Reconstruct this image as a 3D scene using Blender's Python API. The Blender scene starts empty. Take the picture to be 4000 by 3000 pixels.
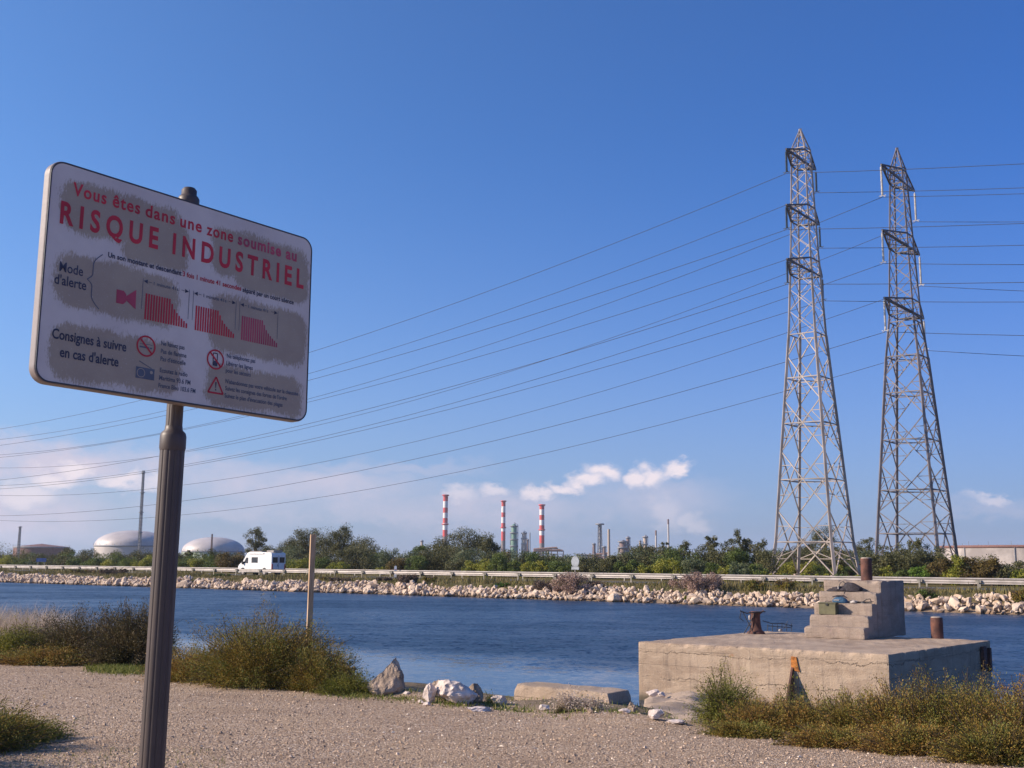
import bpy, math, random
import numpy as np
from math import sin, cos, pi, radians, atan, atan2, asin, sqrt, degrees
from mathutils import Vector, Matrix

S = bpy.context.scene
COL = S.collection
rnd = random.Random(7)
NR = np.random.default_rng(11)

# ------------------------------------------------------------------ camera
F = 4400.0; EYE = 1.6; PITCH = atan(690 / F); ROLL = 0.006
fw = np.array([0, cos(PITCH), sin(PITCH)])
_up = np.array([0, -sin(PITCH), cos(PITCH)]); _rt = np.array([1.0, 0, 0])
rt = cos(ROLL) * _rt + sin(ROLL) * _up
up = -sin(ROLL) * _rt + cos(ROLL) * _up
CP = np.array([0, 0, EYE])
cam_d = bpy.data.cameras.new('camera'); cam = bpy.data.objects.new('camera', cam_d); COL.objects.link(cam)
cam_d.sensor_width = 36; cam_d.lens = 36 * F / 4000; cam_d.clip_start = 0.05; cam_d.clip_end = 30000
cam.matrix_world = Matrix(((rt[0], up[0], -fw[0], 0), (rt[1], up[1], -fw[1], 0), (rt[2], up[2], -fw[2], EYE), (0, 0, 0, 1)))
S.camera = cam

def ray(x, y): return fw * F + rt * (x - 2000) + up * (1500 - y)
def at_depth(x, y, Y):
    r = ray(x, y); return CP + r * (Y / r[1])
def at_z(x, y, z):
    r = ray(x, y); return CP + r * ((z - EYE) / r[2])
def px_of(p):
    q = np.asarray(p, float) - CP; d = q @ fw; return 2000 + F * (q @ rt) / d, 1500 - F * (q @ up) / d

# ------------------------------------------------------------------ sun, sky
SUN_EL = radians(27); SUN_PHI = radians(6)      # light travels towards (cos phi, sin phi)
S.view_settings.view_transform = 'Standard'; S.view_settings.look = 'None'
S.view_settings.exposure = 0.7; S.view_settings.gamma = 1.0; S.view_settings.use_curve_mapping = False
sd = bpy.data.lights.new('sun', 'SUN'); sd.energy = 4.3; sd.angle = radians(0.53); sd.color = (1.0, 0.83, 0.66)
so = bpy.data.objects.new('sun', sd); COL.objects.link(so)
so.rotation_euler = Vector((-cos(SUN_PHI) * cos(SUN_EL), -sin(SUN_PHI) * cos(SUN_EL), sin(SUN_EL))).to_track_quat('Z', 'Y').to_euler()
so.location = (-20, -5, 20)

W = bpy.data.worlds.new('World'); S.world = W; W.use_nodes = True
nt = W.node_tree; nt.nodes.clear()
class G:
    """tiny node graph helper"""
    def __init__(s, nt): s.nt = nt
    def n(s, t, ins=None, **kw):
        nd = s.nt.nodes.new(t)
        for k, v in kw.items(): setattr(nd, k, v)
        for k, v in (ins or {}).items():
            sock = nd.inputs[k]
            if isinstance(v, bpy.types.NodeSocket): s.nt.links.new(v, sock)
            else: sock.default_value = v
        return nd
    def m(s, op, a, b=0.0, c=0.0, clamp=False):
        nd = s.n('ShaderNodeMath', {0: a, 1: b, 2: c}, operation=op); nd.use_clamp = clamp
        return nd.outputs[0]
    def v(s, op, a, b=(0, 0, 0)):
        nd = s.n('ShaderNodeVectorMath', {0: a, 1: b}, operation=op)
        return nd.outputs['Value' if op in ('LENGTH', 'DOT_PRODUCT', 'DISTANCE') else 'Vector']
    def mix(s, f, a, b, blend='MIX'):
        nd = s.n('ShaderNodeMix', data_type='RGBA', blend_type=blend)
        for i, v in ((0, f), (6, a), (7, b)):
            if isinstance(v, bpy.types.NodeSocket): s.nt.links.new(v, nd.inputs[i])
            else: nd.inputs[i].default_value = v
        return nd.outputs[2]
    def mr(s, x, a, b, c=0.0, d=1.0, smooth=True):
        return s.n('ShaderNodeMapRange', {0: x, 1: a, 2: b, 3: c, 4: d}, interpolation_type='SMOOTHSTEP' if smooth else 'LINEAR').outputs[0]
    def noise(s, vec, scale, detail=3.0, rough=0.5, dist=0.0):
        nd = s.n('ShaderNodeTexNoise', {'Scale': scale, 'Detail': detail, 'Roughness': rough, 'Distortion': dist})
        if vec is not None: s.nt.links.new(vec, nd.inputs['Vector'])
        return nd
    def sep(s, v): return s.n('ShaderNodeSeparateXYZ', {0: v}).outputs
    def comb(s, x, y, z=0.0): return s.n('ShaderNodeCombineXYZ', {0: x, 1: y, 2: z}).outputs[0]
g = G(nt)
sky = g.n('ShaderNodeTexSky', sky_type='NISHITA', sun_disc=False, sun_elevation=SUN_EL, sun_rotation=radians(264),
          air_density=1.0, dust_density=0.6, ozone_density=2.2, altitude=10)
dirn = g.n('ShaderNodeTexCoord').outputs['Generated']
x, y, z = g.sep(dirn)[:3]
az = g.m('ARCTAN2', x, y); el = g.m('ARCSINE', z)
ae = g.comb(az, el)
# large soft warp and fine billow for the clouds, in (azimuth, elevation) radians
SC = g.v('MULTIPLY', ae, (1.0, 1.7, 1.0))
nz = g.noise(SC, 14.0, 6.0, 0.62)
nz2 = g.noise(SC, 55.0, 5.0, 0.6)
warp = g.v('SCALE', g.v('SUBTRACT', nz.outputs['Color'], (0.5, 0.5, 0.5)), (0, 0, 0)); warp.node.inputs['Scale'].default_value = 0.05
warp2 = g.v('SCALE', g.v('SUBTRACT', nz2.outputs['Color'], (0.5, 0.5, 0.5)), (0, 0, 0)); warp2.node.inputs['Scale'].default_value = 0.018
aew = g.v('ADD', g.v('ADD', ae, warp), warp2)
def cloud_field(blobs):
    acc = None
    for (px, py, rx, ry, a) in blobs:
        r = ray(px, py); A = atan2(r[0], r[1]); L = asin(r[2] / np.linalg.norm(r))
        d = g.v('MULTIPLY', g.v('SUBTRACT', aew, (A, L, 0)), (F / rx, F / ry, 0))
        t = g.m('MULTIPLY', g.mr(g.v('LENGTH', d), 0.2, 1.1, 1.0, 0.0), a)
        acc = t if acc is None else g.m('MAXIMUM', acc, t)
    return acc
hard = cloud_field([(2110, 1925, 81, 32.4, 0.83), (2190, 1895, 81, 35.1, 0.94), (2270, 1872, 81, 48.6, 1.00), (2350, 1840, 83.7, 56.7, 1.00),
                    (2480, 1862, 67.5, 45.9, 0.99), (2560, 1845, 94.5, 56.7, 1.00), (2650, 1812, 75.6, 40.5, 1.00), (1925, 1905, 74.25, 40.5, 0.66),
                    (320, 1822, 81, 40.5, 0.94), (210, 1860, 121.5, 51.3, 0.88), (90, 1920, 121.5, 67.5, 0.72), (480, 1880, 94.5, 43.2, 0.88), (600, 1895, 81, 40.5, 0.66),
                    (1780, 1930, 94.5, 43.2, 0.50), (3870, 1945, 81, 27, 0.50), (2690, 2040, 67.5, 43.2, 0.39), (2600, 2000, 81, 121.5, 0.28)])
soft = cloud_field([(120, 1790, 651, 115.5, 0.83), (60, 2000, 441, 157.5, 0.83), (750, 1850, 525, 115.5, 0.63), (1300, 1920, 630, 115.5, 0.54), (1900, 1990, 525, 115.5, 0.60),
                    (2500, 1960, 420, 126, 0.45), (1500, 1990, 1470, 63, 0.45), (3900, 1980, 273, 52.5, 0.27), (1550, 1830, 441, 42, 0.36)])
soft = g.m('MULTIPLY', soft, g.mr(nz.outputs['Fac'], 0.3, 0.7, 0.6, 1.5), clamp=True)
# air: low pale blue-lavender band near the horizon
# the clear sky deepens away from the sun and pales towards it
SUNV = (-cos(SUN_PHI) * cos(SUN_EL), -sin(SUN_PHI) * cos(SUN_EL), sin(SUN_EL))
dsun = g.v('DOT_PRODUCT', dirn, SUNV)
grade = g.mix(g.mr(dsun, -.45, .60, 0, 1, smooth=False), (.19, .47, 1.02, 1), (.60, .88, 1.24, 1))
skyc = g.mix(1.0, sky.outputs[0], grade, 'MULTIPLY')
base = skyc
hb = g.mr(el, -0.02, 0.42, 1.0, 0.0, smooth=False)
hb = g.m('POWER', hb, 2.5)
HAZE_COL = (2.75, 3.1, 4.5, 1)
base = g.mix(g.m('MULTIPLY', hb, 0.85), base, HAZE_COL)
base = g.mix(soft, base, (4.5, 4.25, 5.2, 1))
base = g.mix(hard, base, (6.4, 5.7, 6.1, 1))
bg = g.n('ShaderNodeBackground', {'Color': base, 'Strength': 0.09})
wo = g.n('ShaderNodeOutputWorld'); nt.links.new(bg.outputs[0], wo.inputs[0])

# ------------------------------------------------------------------ helpers
def tag(o, label=None, cat=None, group=None, kind=None):
    if label: o['label'] = label
    if cat: o['category'] = cat
    if group: o['group'] = group
    if kind: o['kind'] = kind
    return o

def link(name, me, parent=None, loc=None):
    o = bpy.data.objects.new(name, me); COL.objects.link(o)
    if parent: o.parent = parent
    if loc is not None: o.location = loc
    return o

def empty(name, loc=(0, 0, 0), rz=0.0, **t):
    o = bpy.data.objects.new(name, None); COL.objects.link(o); o.location = loc; o.rotation_euler = (0, 0, rz)
    o.empty_display_size = 0.2
    return tag(o, **t)

def np_mesh(name, V, Fc, mats, tint=None, smooth=False, midx=None):
    V = np.asarray(V, np.float32); Fc = np.asarray(Fc, np.int32)
    me = bpy.data.meshes.new(name); k = Fc.shape[1]; n = len(Fc)
    me.vertices.add(len(V)); me.vertices.foreach_set('co', V.ravel())
    me.loops.add(n * k); me.loops.foreach_set('vertex_index', Fc.ravel())
    me.polygons.add(n); me.polygons.foreach_set('loop_start', np.arange(0, n * k, k, dtype=np.int32))
    me.polygons.foreach_set('use_smooth', np.full(n, smooth))
    if tint is not None:
        a = me.attributes.new('tint', 'FLOAT', 'POINT'); a.data.foreach_set('value', np.asarray(tint, np.float32))
    if midx is not None: me.polygons.foreach_set('material_index', np.asarray(midx, np.int32))
    for m in (mats if isinstance(mats, (list, tuple)) else [mats]): me.materials.append(m)
    me.update(); me.validate(); return me

class MB:
    """collects polygons, builds one mesh"""
    def __init__(s): s.v = []; s.f = []; s.sm = []
    def add(s, vs, fs, smooth=False):
        b = len(s.v); s.v += [tuple(map(float, p)) for p in vs]
        s.f += [tuple(i + b for i in f) for f in fs]; s.sm += [smooth] * len(fs)
    def box(s, c, sz, R=None):
        c = np.array(c, float); h = np.array(sz, float) / 2
        vs = []
        for sx in (-1, 1):
            for sy in (-1, 1):
                for sz_ in (-1, 1):
                    p = np.array([sx, sy, sz_]) * h
                    if R is not None: p = R @ p
                    vs.append(c + p)
        s.add(vs, [(0, 1, 3, 2), (4, 6, 7, 5), (0, 4, 5, 1), (2, 3, 7, 6), (0, 2, 6, 4), (1, 5, 7, 3)])
    def bar(s, a, b, w, h=None, ext=0.0):
        a = np.array(a, float); b = np.array(b, float); h = h or w
        d = b - a; L = np.linalg.norm(d)
        if L < 1e-6: return
        d /= L; ref = np.array([0, 0, 1.0]) if abs(d[2]) < 0.95 else np.array([0, 1.0, 0])
        u = np.cross(d, ref); u /= np.linalg.norm(u); v = np.cross(u, d)
        s.box((a + b) / 2, (L + ext, w, h), np.stack([d, u, v], 1))
    def tube(s, pts, r, n=8, caps=True, smooth=True):
        pts = [np.array(p, float) for p in pts]; m = len(pts)
        rs = r if hasattr(r, '__len__') else [r] * m
        vs = []; pu = None
        for i, p in enumerate(pts):
            d = pts[min(i + 1, m - 1)] - pts[max(i - 1, 0)]; d /= (np.linalg.norm(d) + 1e-9)
            if pu is None:
                ref = np.array([0, 0, 1.0]) if abs(d[2]) < 0.9 else np.array([1.0, 0, 0])
                u = np.cross(d, ref)
            else: u = pu - d * (pu @ d)
            u /= (np.linalg.norm(u) + 1e-9); pu = u; v = np.cross(d, u)
            for k in range(n):
                a = 2 * pi * k / n; vs.append(p + rs[i] * (cos(a) * u + sin(a) * v))
        fs = [(i * n + k, i * n + (k + 1) % n, (i + 1) * n + (k + 1) % n, (i + 1) * n + k) for i in range(m - 1) for k in range(n)]
        s.add(vs, fs, smooth)
        if caps:
            s.add(vs[:n], [tuple(range(n))[::-1]]); s.add(vs[-n:], [tuple(range(n))])
    def lathe(s, prof, c=(0, 0, 0), n=24, smooth=True):
        vs = [(c[0] + r * cos(2 * pi * k / n), c[1] + r * sin(2 * pi * k / n), c[2] + z_) for r, z_ in prof for k in range(n)]
        m = len(prof)
        s.add(vs, [(i * n + k, i * n + (k + 1) % n, (i + 1) * n + (k + 1) % n, (i + 1) * n + k) for i in range(m - 1) for k in range(n)], smooth)
        s.add(vs[-n:], [tuple(range(n))]); s.add(vs[:n], [tuple(range(n))[::-1]])
    def prism(s, poly, z0, z1, R=None, o=(0, 0, 0)):
        n = len(poly); P = [np.array([x_, y_, z0]) for x_, y_ in poly] + [np.array([x_, y_, z1]) for x_, y_ in poly]
        o = np.array(o, float)
        P = [(R @ p if R is not None else p) + o for p in P]
        s.add(P, [tuple(range(n))[::-1], tuple(range(n, 2 * n))] + [(i, (i + 1) % n, n + (i + 1) % n, n + i) for i in range(n)])
    def mesh(s, name, mat):
        me = bpy.data.meshes.new(name); me.from_pydata(s.v, [], s.f)
        me.polygons.foreach_set('use_smooth', s.sm); me.materials.append(mat); me.update(); return me
    def build(s, name, mat, parent=None, loc=None): return link(name, s.mesh(name, mat), parent, loc)

def bevel_obj(o, w, seg=2):
    import bmesh
    bm = bmesh.new(); bm.from_mesh(o.data)
    bmesh.ops.recalc_face_normals(bm, faces=bm.faces)
    bmesh.ops.bevel(bm, geom=list(bm.edges), offset=w, segments=seg, affect='EDGES', profile=0.5, clamp_overlap=True)
    bm.to_mesh(o.data); bm.free(); return o

# ------------------------------------------------------------------ materials
def mat_new(name):
    m = bpy.data.materials.new(name); m.use_nodes = True; m.node_tree.nodes.clear(); return m, G(m.node_tree)
def finish(m, gg, col, rough=0.8, metal=0.0, bump=None, bstr=0.3, bdist=0.02, spec=0.5, **kw):
    ins = {'Base Color': col, 'Roughness': rough, 'Metallic': metal, 'Specular IOR Level': spec}
    ins.update(kw)
    p = gg.n('ShaderNodeBsdfPrincipled', ins)
    if bump is not None:
        b = gg.n('ShaderNodeBump', {'Height': bump, 'Strength': bstr, 'Distance': bdist}); m.node_tree.links.new(b.outputs[0], p.inputs['Normal'])
    o = gg.n('ShaderNodeOutputMaterial'); m.node_tree.links.new(p.outputs[0], o.inputs[0]); return m
def c4(c): return (c[0], c[1], c[2], 1.0)
def plain(name, c, rough=0.6, metal=0.0, var=0.18, scale=3.0, bstr=0.15, bdist=0.01, bscale=40.0, spec=0.5, dark=None):
    """a colour with mottling and fine relief"""
    m, gg = mat_new(name)
    co = gg.n('ShaderNodeTexCoord').outputs['Object']
    n1 = gg.noise(co, scale, 5.0, 0.6); n2 = gg.noise(co, bscale, 3.0, 0.6)
    d = dark or [k * (1 - var * 2) for k in c]; l = [min(1, k * (1 + var)) for k in c]
    col = gg.mix(gg.mr(n1.outputs['Fac'], 0.3, 0.7), c4(d), c4(l))
    return finish(m, gg, col, rough, metal, n2.outputs['Fac'], bstr, bdist, spec)
def tinted(name, cols, rough=0.7, transl=0.0, spec=0.3):
    """colour picked by the per-piece value stored in 'tint'"""
    m, gg = mat_new(name)
    a = gg.n('ShaderNodeAttribute', attribute_name='tint')
    cr = gg.n('ShaderNodeValToRGB'); e = cr.color_ramp.elements
    while len(e) < len(cols): e.new(0.5)
    for i, c in enumerate(cols): e[i].position = i / (len(cols) - 1); e[i].color = c4(c)
    m.node_tree.links.new(a.outputs['Fac'], cr.inputs[0])
    if transl:
        p = gg.n('ShaderNodeBsdfPrincipled', {'Base Color': cr.outputs[0], 'Roughness': rough, 'Specular IOR Level': spec})
        t = gg.n('ShaderNodeBsdfTranslucent', {'Color': cr.outputs[0]})
        mx = gg.n('ShaderNodeMixShader', {0: transl}); m.node_tree.links.new(p.outputs[0], mx.inputs[1]); m.node_tree.links.new(t.outputs[0], mx.inputs[2])
        o = gg.n('ShaderNodeOutputMaterial'); m.node_tree.links.new(mx.outputs[0], o.inputs[0]); return m
    return finish(m, gg, cr.outputs[0], rough, spec=spec)

M = {}
M['leaf_Y'] = tinted('leaf_yellow_green', [(.108, .132, .019), (.204, .228, .031), (.312, .300, .042), (.408, .360, .060)], .6, .3)
M['leaf_G'] = tinted('leaf_green', [(.045, .07, .018), (.09, .13, .03), (.14, .18, .038), (.19, .22, .05)], .6, .3)
M['leaf_D'] = tinted('leaf_dark_olive', [(.045, .05, .02), (.085, .09, .033), (.135, .13, .05), (.19, .165, .07)], .6, .2)
M['leaf_S'] = tinted('leaf_grey_green', [(.05, .07, .035), (.10, .13, .06), (.15, .17, .08), (.2, .21, .11)], .6, .25)
M['leaf_B'] = tinted('leaf_brown_green', [(.05, .035, .012), (.1, .07, .02), (.16, .11, .03), (.15, .13, .035)], .6, .25)
M['leaf_L'] = tinted('leaf_bright_green', [(.06, .12, .015), (.10, .19, .02), (.15, .24, .03), (.2, .28, .05)], .6, .35)
M['dry_pink'] = tinted('dry_pink_brown_twigs', [(.17, .105, .085), (.29, .19, .15), (.38, .26, .21), (.44, .33, .27)], .8, .1)
M['dry_dark'] = tinted('dry_dark_twigs', [(.075, .05, .04), (.13, .09, .07), (.19, .135, .10), (.15, .13, .055)], .8, .1)
M['near_olive'] = tinted('near_shrub_olive', [(.058, .042, .015), (.199, .131, .028), (.284, .189, .037), (.179, .168, .031), (.126, .158, .031), (.399, .315, .116)], .7, .25)
M['near_rust'] = tinted('near_shrub_rusty', [(.079, .050, .023), (.225, .130, .033), (.338, .185, .045), (.270, .213, .045), (.180, .192, .040), (.405, .293, .101)], .7, .25)
M['near_dark'] = tinted('near_shrub_dark', [(.043, .043, .017), (.076, .068, .025), (.119, .093, .038), (.162, .111, .051), (.212, .170, .111)], .7, .2)
M['near_green'] = tinted('near_shrub_green', [(.072, .087, .016), (.134, .148, .025), (.216, .205, .036), (.297, .256, .061)], .7, .3)
M['stem'] = plain('woody_stem', (.12, .085, .06), .9)
M['trunk'] = plain('tree_bark', (.10, .085, .065), .9)
M['grass_far'] = tinted('far_bank_grass', [(.10, .085, .03), (.17, .14, .05), (.23, .18, .08), (.13, .14, .03)], .8, .2)
M['grass_green'] = tinted('green_grass', [(.08, .10, .02), (.14, .17, .03), (.21, .23, .05), (.30, .26, .1)], .7, .3)
M['grass_pale'] = tinted('pale_dry_grass', [(.36, .28, .2), (.5, .4, .32), (.6, .5, .43), (.3, .27, .14)], .8, .3)
M['pebble'] = tinted('gravel_pebbles', [(.09, .065, .05), (.26, .185, .13), (.40, .28, .19), (.50, .36, .25), (.62, .46, .34), (.88, .74, .58)], .85)
M['galv'] = plain('galvanised_steel', (.35, .315, .295), .5, 0.1, .12, 1.2, .1)
M['galv_dark'] = plain('shaded_post_steel', (.25, .23, .20), .6, 0.3)  # shaded look of rail posts and brackets is put into this darker tone
M['pylon'] = plain('pylon_galvanised_steel', (.36, .305, .27), .55, 0.1, .2, .25, .05)
M['pylon_dark'] = plain('dull_grey_pylon_steel', (.19, .165, .17), .6, 0.1, .2, .25, .05)
M['pylon_arm'] = plain('shade_dark_crossarm_steel', (.13, .115, .12), .6, 0.1, .2, .25, .05)  # darker than the legs: shade under the arms is put into the colour
M['insul_dark'] = plain('dark_glass_insulator', (.03, .045, .06), .3)
M['insul_pale'] = plain('sunlit_pale_glass_insulator', (.60, .56, .50), .3)  # pale tone carries the sunlight on the glass, painted into the colour
M['wire'] = plain('aluminium_conductor', (.045, .05, .07), .8, 0.0)
M['white'] = plain('white_paint', (.78, .77, .76), .45, 0, .05)
M['black'] = plain('black_plastic', (.03, .03, .035), .6)
M['darkglass'] = plain('dark_window_glass', (.03, .035, .045), .12, 0, .1)
M['rubber'] = plain('rubber', (.03, .03, .03), .9)
M['redlens'] = plain('red_lamp_lens', (.5, .02, .02), .3)
M['asphalt'] = plain('asphalt', (.06, .058, .055), .9, 0, .2, 2.0, .3)
M['paintline'] = plain('road_line_paint', (.7, .7, .66), .7)
M['rust'] = plain('rusted_steel', (.13, .055, .038), .85, 0.1, .3, 6.0, .5, .01, 30, dark=(.06, .028, .024))
M['rustpale'] = plain('pale_concrete_fill', (.50, .42, .35), .9)
M['rust_orange'] = plain('orange_rust_stain', (.42, .15, .03), .9, 0, .3, 12.0)
M['wood'] = None
M['rock_white'] = plain('white_limestone', (.62, .53, .48), .85, 0, .18, 4.0, .6, .03, 14, dark=(.40, .33, .29))
M['rock_brown'] = plain('brown_weathered_rock', (.36, .27, .2), .9, 0, .3, 7.0, .8, .04, 16, dark=(.16, .12, .09))
M['riprap'] = plain('cream_limestone_riprap', (.60, .465, .355), .85, 0, .15, .8, .5, .05, 6, dark=(.40, .29, .21))
def riprap_mat():
    m, gg = mat_new('cream_limestone_riprap'); geo = gg.n('ShaderNodeNewGeometry').outputs['Position']
    rn = gg.n('ShaderNodeObjectInfo').outputs['Random']
    n1 = gg.noise(geo, 1.1, 5, .65); n2 = gg.noise(geo, 7, 4, .7); n0 = gg.noise(geo, .35, 2, .5)
    col = gg.mix(gg.mr(n1.outputs['Fac'], .35, .65), (.42, .31, .225, 1), (.62, .49, .38, 1))
    col = gg.mix(gg.mr(n2.outputs['Fac'], .5, .7, 0, .6), col, (.70, .58, .47, 1))
    col = gg.mix(gg.mr(rn, .75, 1.0, 0, .5), col, (.42, .26, .14, 1))
    z_ = gg.m('ADD', gg.sep(geo)[2], gg.m('MULTIPLY', gg.m('SUBTRACT', n1.outputs['Fac'], .5), .2))
    col = gg.mix(gg.mr(z_, -1.30, -1.12, .85, 0), col, (.13, .075, .04, 1))
    return finish(m, gg, col, .88, bump=n2.outputs['Fac'], bstr=.6, bdist=.05, spec=.2)
M['riprap'] = riprap_mat()
M['redbrown_metal'] = plain('red_brown_tank_paint', (.20, .10, .085), .8)
M['tankwhite'] = plain('tank_wall_paint', (.50, .45, .42), .6, 0, .08, .1)
M['tankstreak'] = plain('streaked_tank_paint', (.42, .37, .34), .7, 0, .3, .12, dark=(.24, .21, .20))
M['tankgrey'] = plain('tank_dome_aluminium', (.50, .45, .43), .5, 0.05, .08, .15)
M['tankgreen'] = plain('pale_green_tank_paint', (.45, .53, .45), .6)
M['chimred'] = plain('chimney_red_paint', (.60, .07, .06), .7, 0, .12, .2)
M['chimwhite'] = plain('chimney_white_paint', (.78, .74, .72), .7, 0, .06, .2)
M['chimbase'] = plain('chimney_bare_concrete', (.26, .21, .19), .9)
M['plant_brown'] = plain('brown_process_steel', (.22, .14, .12), .7)
M['plant_orange'] = plain('rust_orange_pipework', (.38, .21, .14), .7)
M['plant_green'] = plain('green_process_column', (.13, .25, .18), .6)
M['plant_tan'] = plain('tan_process_column', (.45, .35, .27), .6)
M['plant_grey'] = plain('grey_process_steel', (.26, .26, .28), .6)
M['sign_back'] = plain('grey_sign_back', (.26, .29, .33), .6)
M['bluesign'] = plain('blue_sign_paint', (.05, .10, .30), .5)
M['tackle'] = plain('olive_tackle_box', (.13, .12, .06), .6, 0, .12, 8)
M['tackle_lid'] = plain('dark_olive_lid', (.09, .085, .045), .6, 0, .12, 8)
M['bluebag'] = plain('blue_nylon', (.03, .09, .17), .75, 0, .2, 20, .6)
M['blackbag'] = plain('black_nylon', (.035, .028, .035), .8, 0, .3, 18, .9, .02, 22)
M['post'] = plain('grey_brown_powder_coat', (.068, .05, .045), .5, 0, .08, 6, .1, .002, 120)
M['postdark'] = plain('dark_frame_edge', (.05, .05, .06), .5)
M['frame'] = plain('grey_brown_frame', (.24, .2, .19), .45, 0, .06, 6, .05)
M['letter_red'] = plain('faded_red_print', (.50, .025, .045), .6, 0, .14, 5, .02)
M['letter_pink'] = plain('pinkish_red_print', (.42, .06, .11), .6, 0, .12, 5, .02)
M['letter_dark'] = plain('dark_blue_grey_print', (.045, .05, .085), .6, 0, .12, 5, .02)
M['letter_grey'] = plain('slate_grey_print', (.10, .12, .17), .6, 0, .12, 5, .02)

def wood_mat():
    m, gg = mat_new('weathered_plank'); co = gg.n('ShaderNodeTexCoord').outputs['Object']
    v = gg.v('MULTIPLY', co, (14, 14, 1.2)); n1 = gg.noise(v, 3.0, 5, .6)
    col = gg.mix(gg.mr(n1.outputs['Fac'], .3, .7), (.33, .21, .12, 1), (.58, .40, .26, 1))
    return finish(m, gg, col, .85, bump=n1.outputs['Fac'], bstr=.4, bdist=.004)
M['wood'] = wood_mat()

def gravel_mat():
    m, gg = mat_new('gravel_ground')
    geo = gg.n('ShaderNodeNewGeometry').outputs['Position']
    vo = gg.n('ShaderNodeTexVoronoi', {'Vector': geo, 'Scale': 60.0}); 
    vo2 = gg.n('ShaderNodeTexVoronoi', {'Vector': geo, 'Scale': 120.0})
    n1 = gg.noise(geo, 0.7, 5, .6); n2 = gg.noise(geo, 5.0, 4, .65)
    cr = gg.n('ShaderNodeValToRGB'); e = cr.color_ramp.elements
    for p, c in ((.35, (.32, .225, .155)), (.6, (.43, .315, .215)), (.85, (.58, .43, .30))): k = e.new(p); k.color = c4(c)
    e[0].color = c4((.15, .12, .10)); e[-1].color = c4((.62, .53, .45))
    m.node_tree.links.new(gg.sep(vo.outputs['Color'])[0], cr.inputs[0])
    col = gg.mix(gg.mr(n2.outputs['Fac'], .35, .7, 0, .45), cr.outputs[0], (.30, .205, .13, 1))
    col = gg.mix(gg.mr(n1.outputs['Fac'], .4, .7, 0, .35), col, (.46, .33, .21, 1))
    # soil and dead vegetation beyond the gravel edge, distance from the canal axis
    px, py, pz = gg.sep(geo)[:3]
    mm = gg.m('ADD', gg.m('MULTIPLY', px, .618), gg.m('MULTIPLY', py, .786))
    mm = gg.m('ADD', mm, gg.m('MULTIPLY', gg.m('SUBTRACT', n1.outputs['Fac'], .5), 2.2))
    mm = gg.m('ADD', mm, gg.m('MULTIPLY', gg.m('SUBTRACT', n2.outputs['Fac'], .5), 1.2))
    soil = gg.mix(gg.mr(n2.outputs['Fac'], .35, .65), (.13, .10, .06, 1), (.26, .20, .13, 1))
    n8 = gg.noise(gg.v('MULTIPLY', geo, (1, 2.2, 1)), .45, 4, .6)
    col = gg.mix(gg.mr(n8.outputs['Fac'], .5, .72, 0, .5), col, (.24, .165, .11, 1))
    col = gg.mix(gg.mr(mm, 10.6, 11.6), col, soil)
    hgt = gg.m('ADD', gg.m('MULTIPLY', vo.outputs['Distance'], -1.0), gg.m('MULTIPLY', vo2.outputs['Distance'], -.5))
    return finish(m, gg, col, .95, bump=hgt, bstr=.9, bdist=.012, spec=.2)
M['gravel'] = gravel_mat()

def farground_mat():
    m, gg = mat_new('far_ground'); geo = gg.n('ShaderNodeNewGeometry').outputs['Position']
    n1 = gg.noise(geo, .25, 6, .65); n2 = gg.noise(geo, 3.0, 5, .6)
    col = gg.mix(gg.mr(n1.outputs['Fac'], .35, .65), (.085, .08, .028, 1), (.17, .13, .06, 1))
    col = gg.mix(gg.mr(n2.outputs['Fac'], .5, .75, 0, .6), col, (.26, .2, .12, 1))
    px, py, pz = gg.sep(geo)[:3]
    mm = gg.m('ADD', gg.m('ADD', gg.m('MULTIPLY', px, .618), gg.m('MULTIPLY', py, .786)), gg.m('MULTIPLY', gg.m('SUBTRACT', n2.outputs['Fac'], .5), 1.6))
    col = gg.mix(gg.mr(mm, 72.6, 73.3, 1, 0), col, (.24, .18, .13, 1))
    return finish(m, gg, col, .95, bump=n2.outputs['Fac'], bstr=.6, bdist=.1, spec=.1)
M['farground'] = farground_mat()

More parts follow.
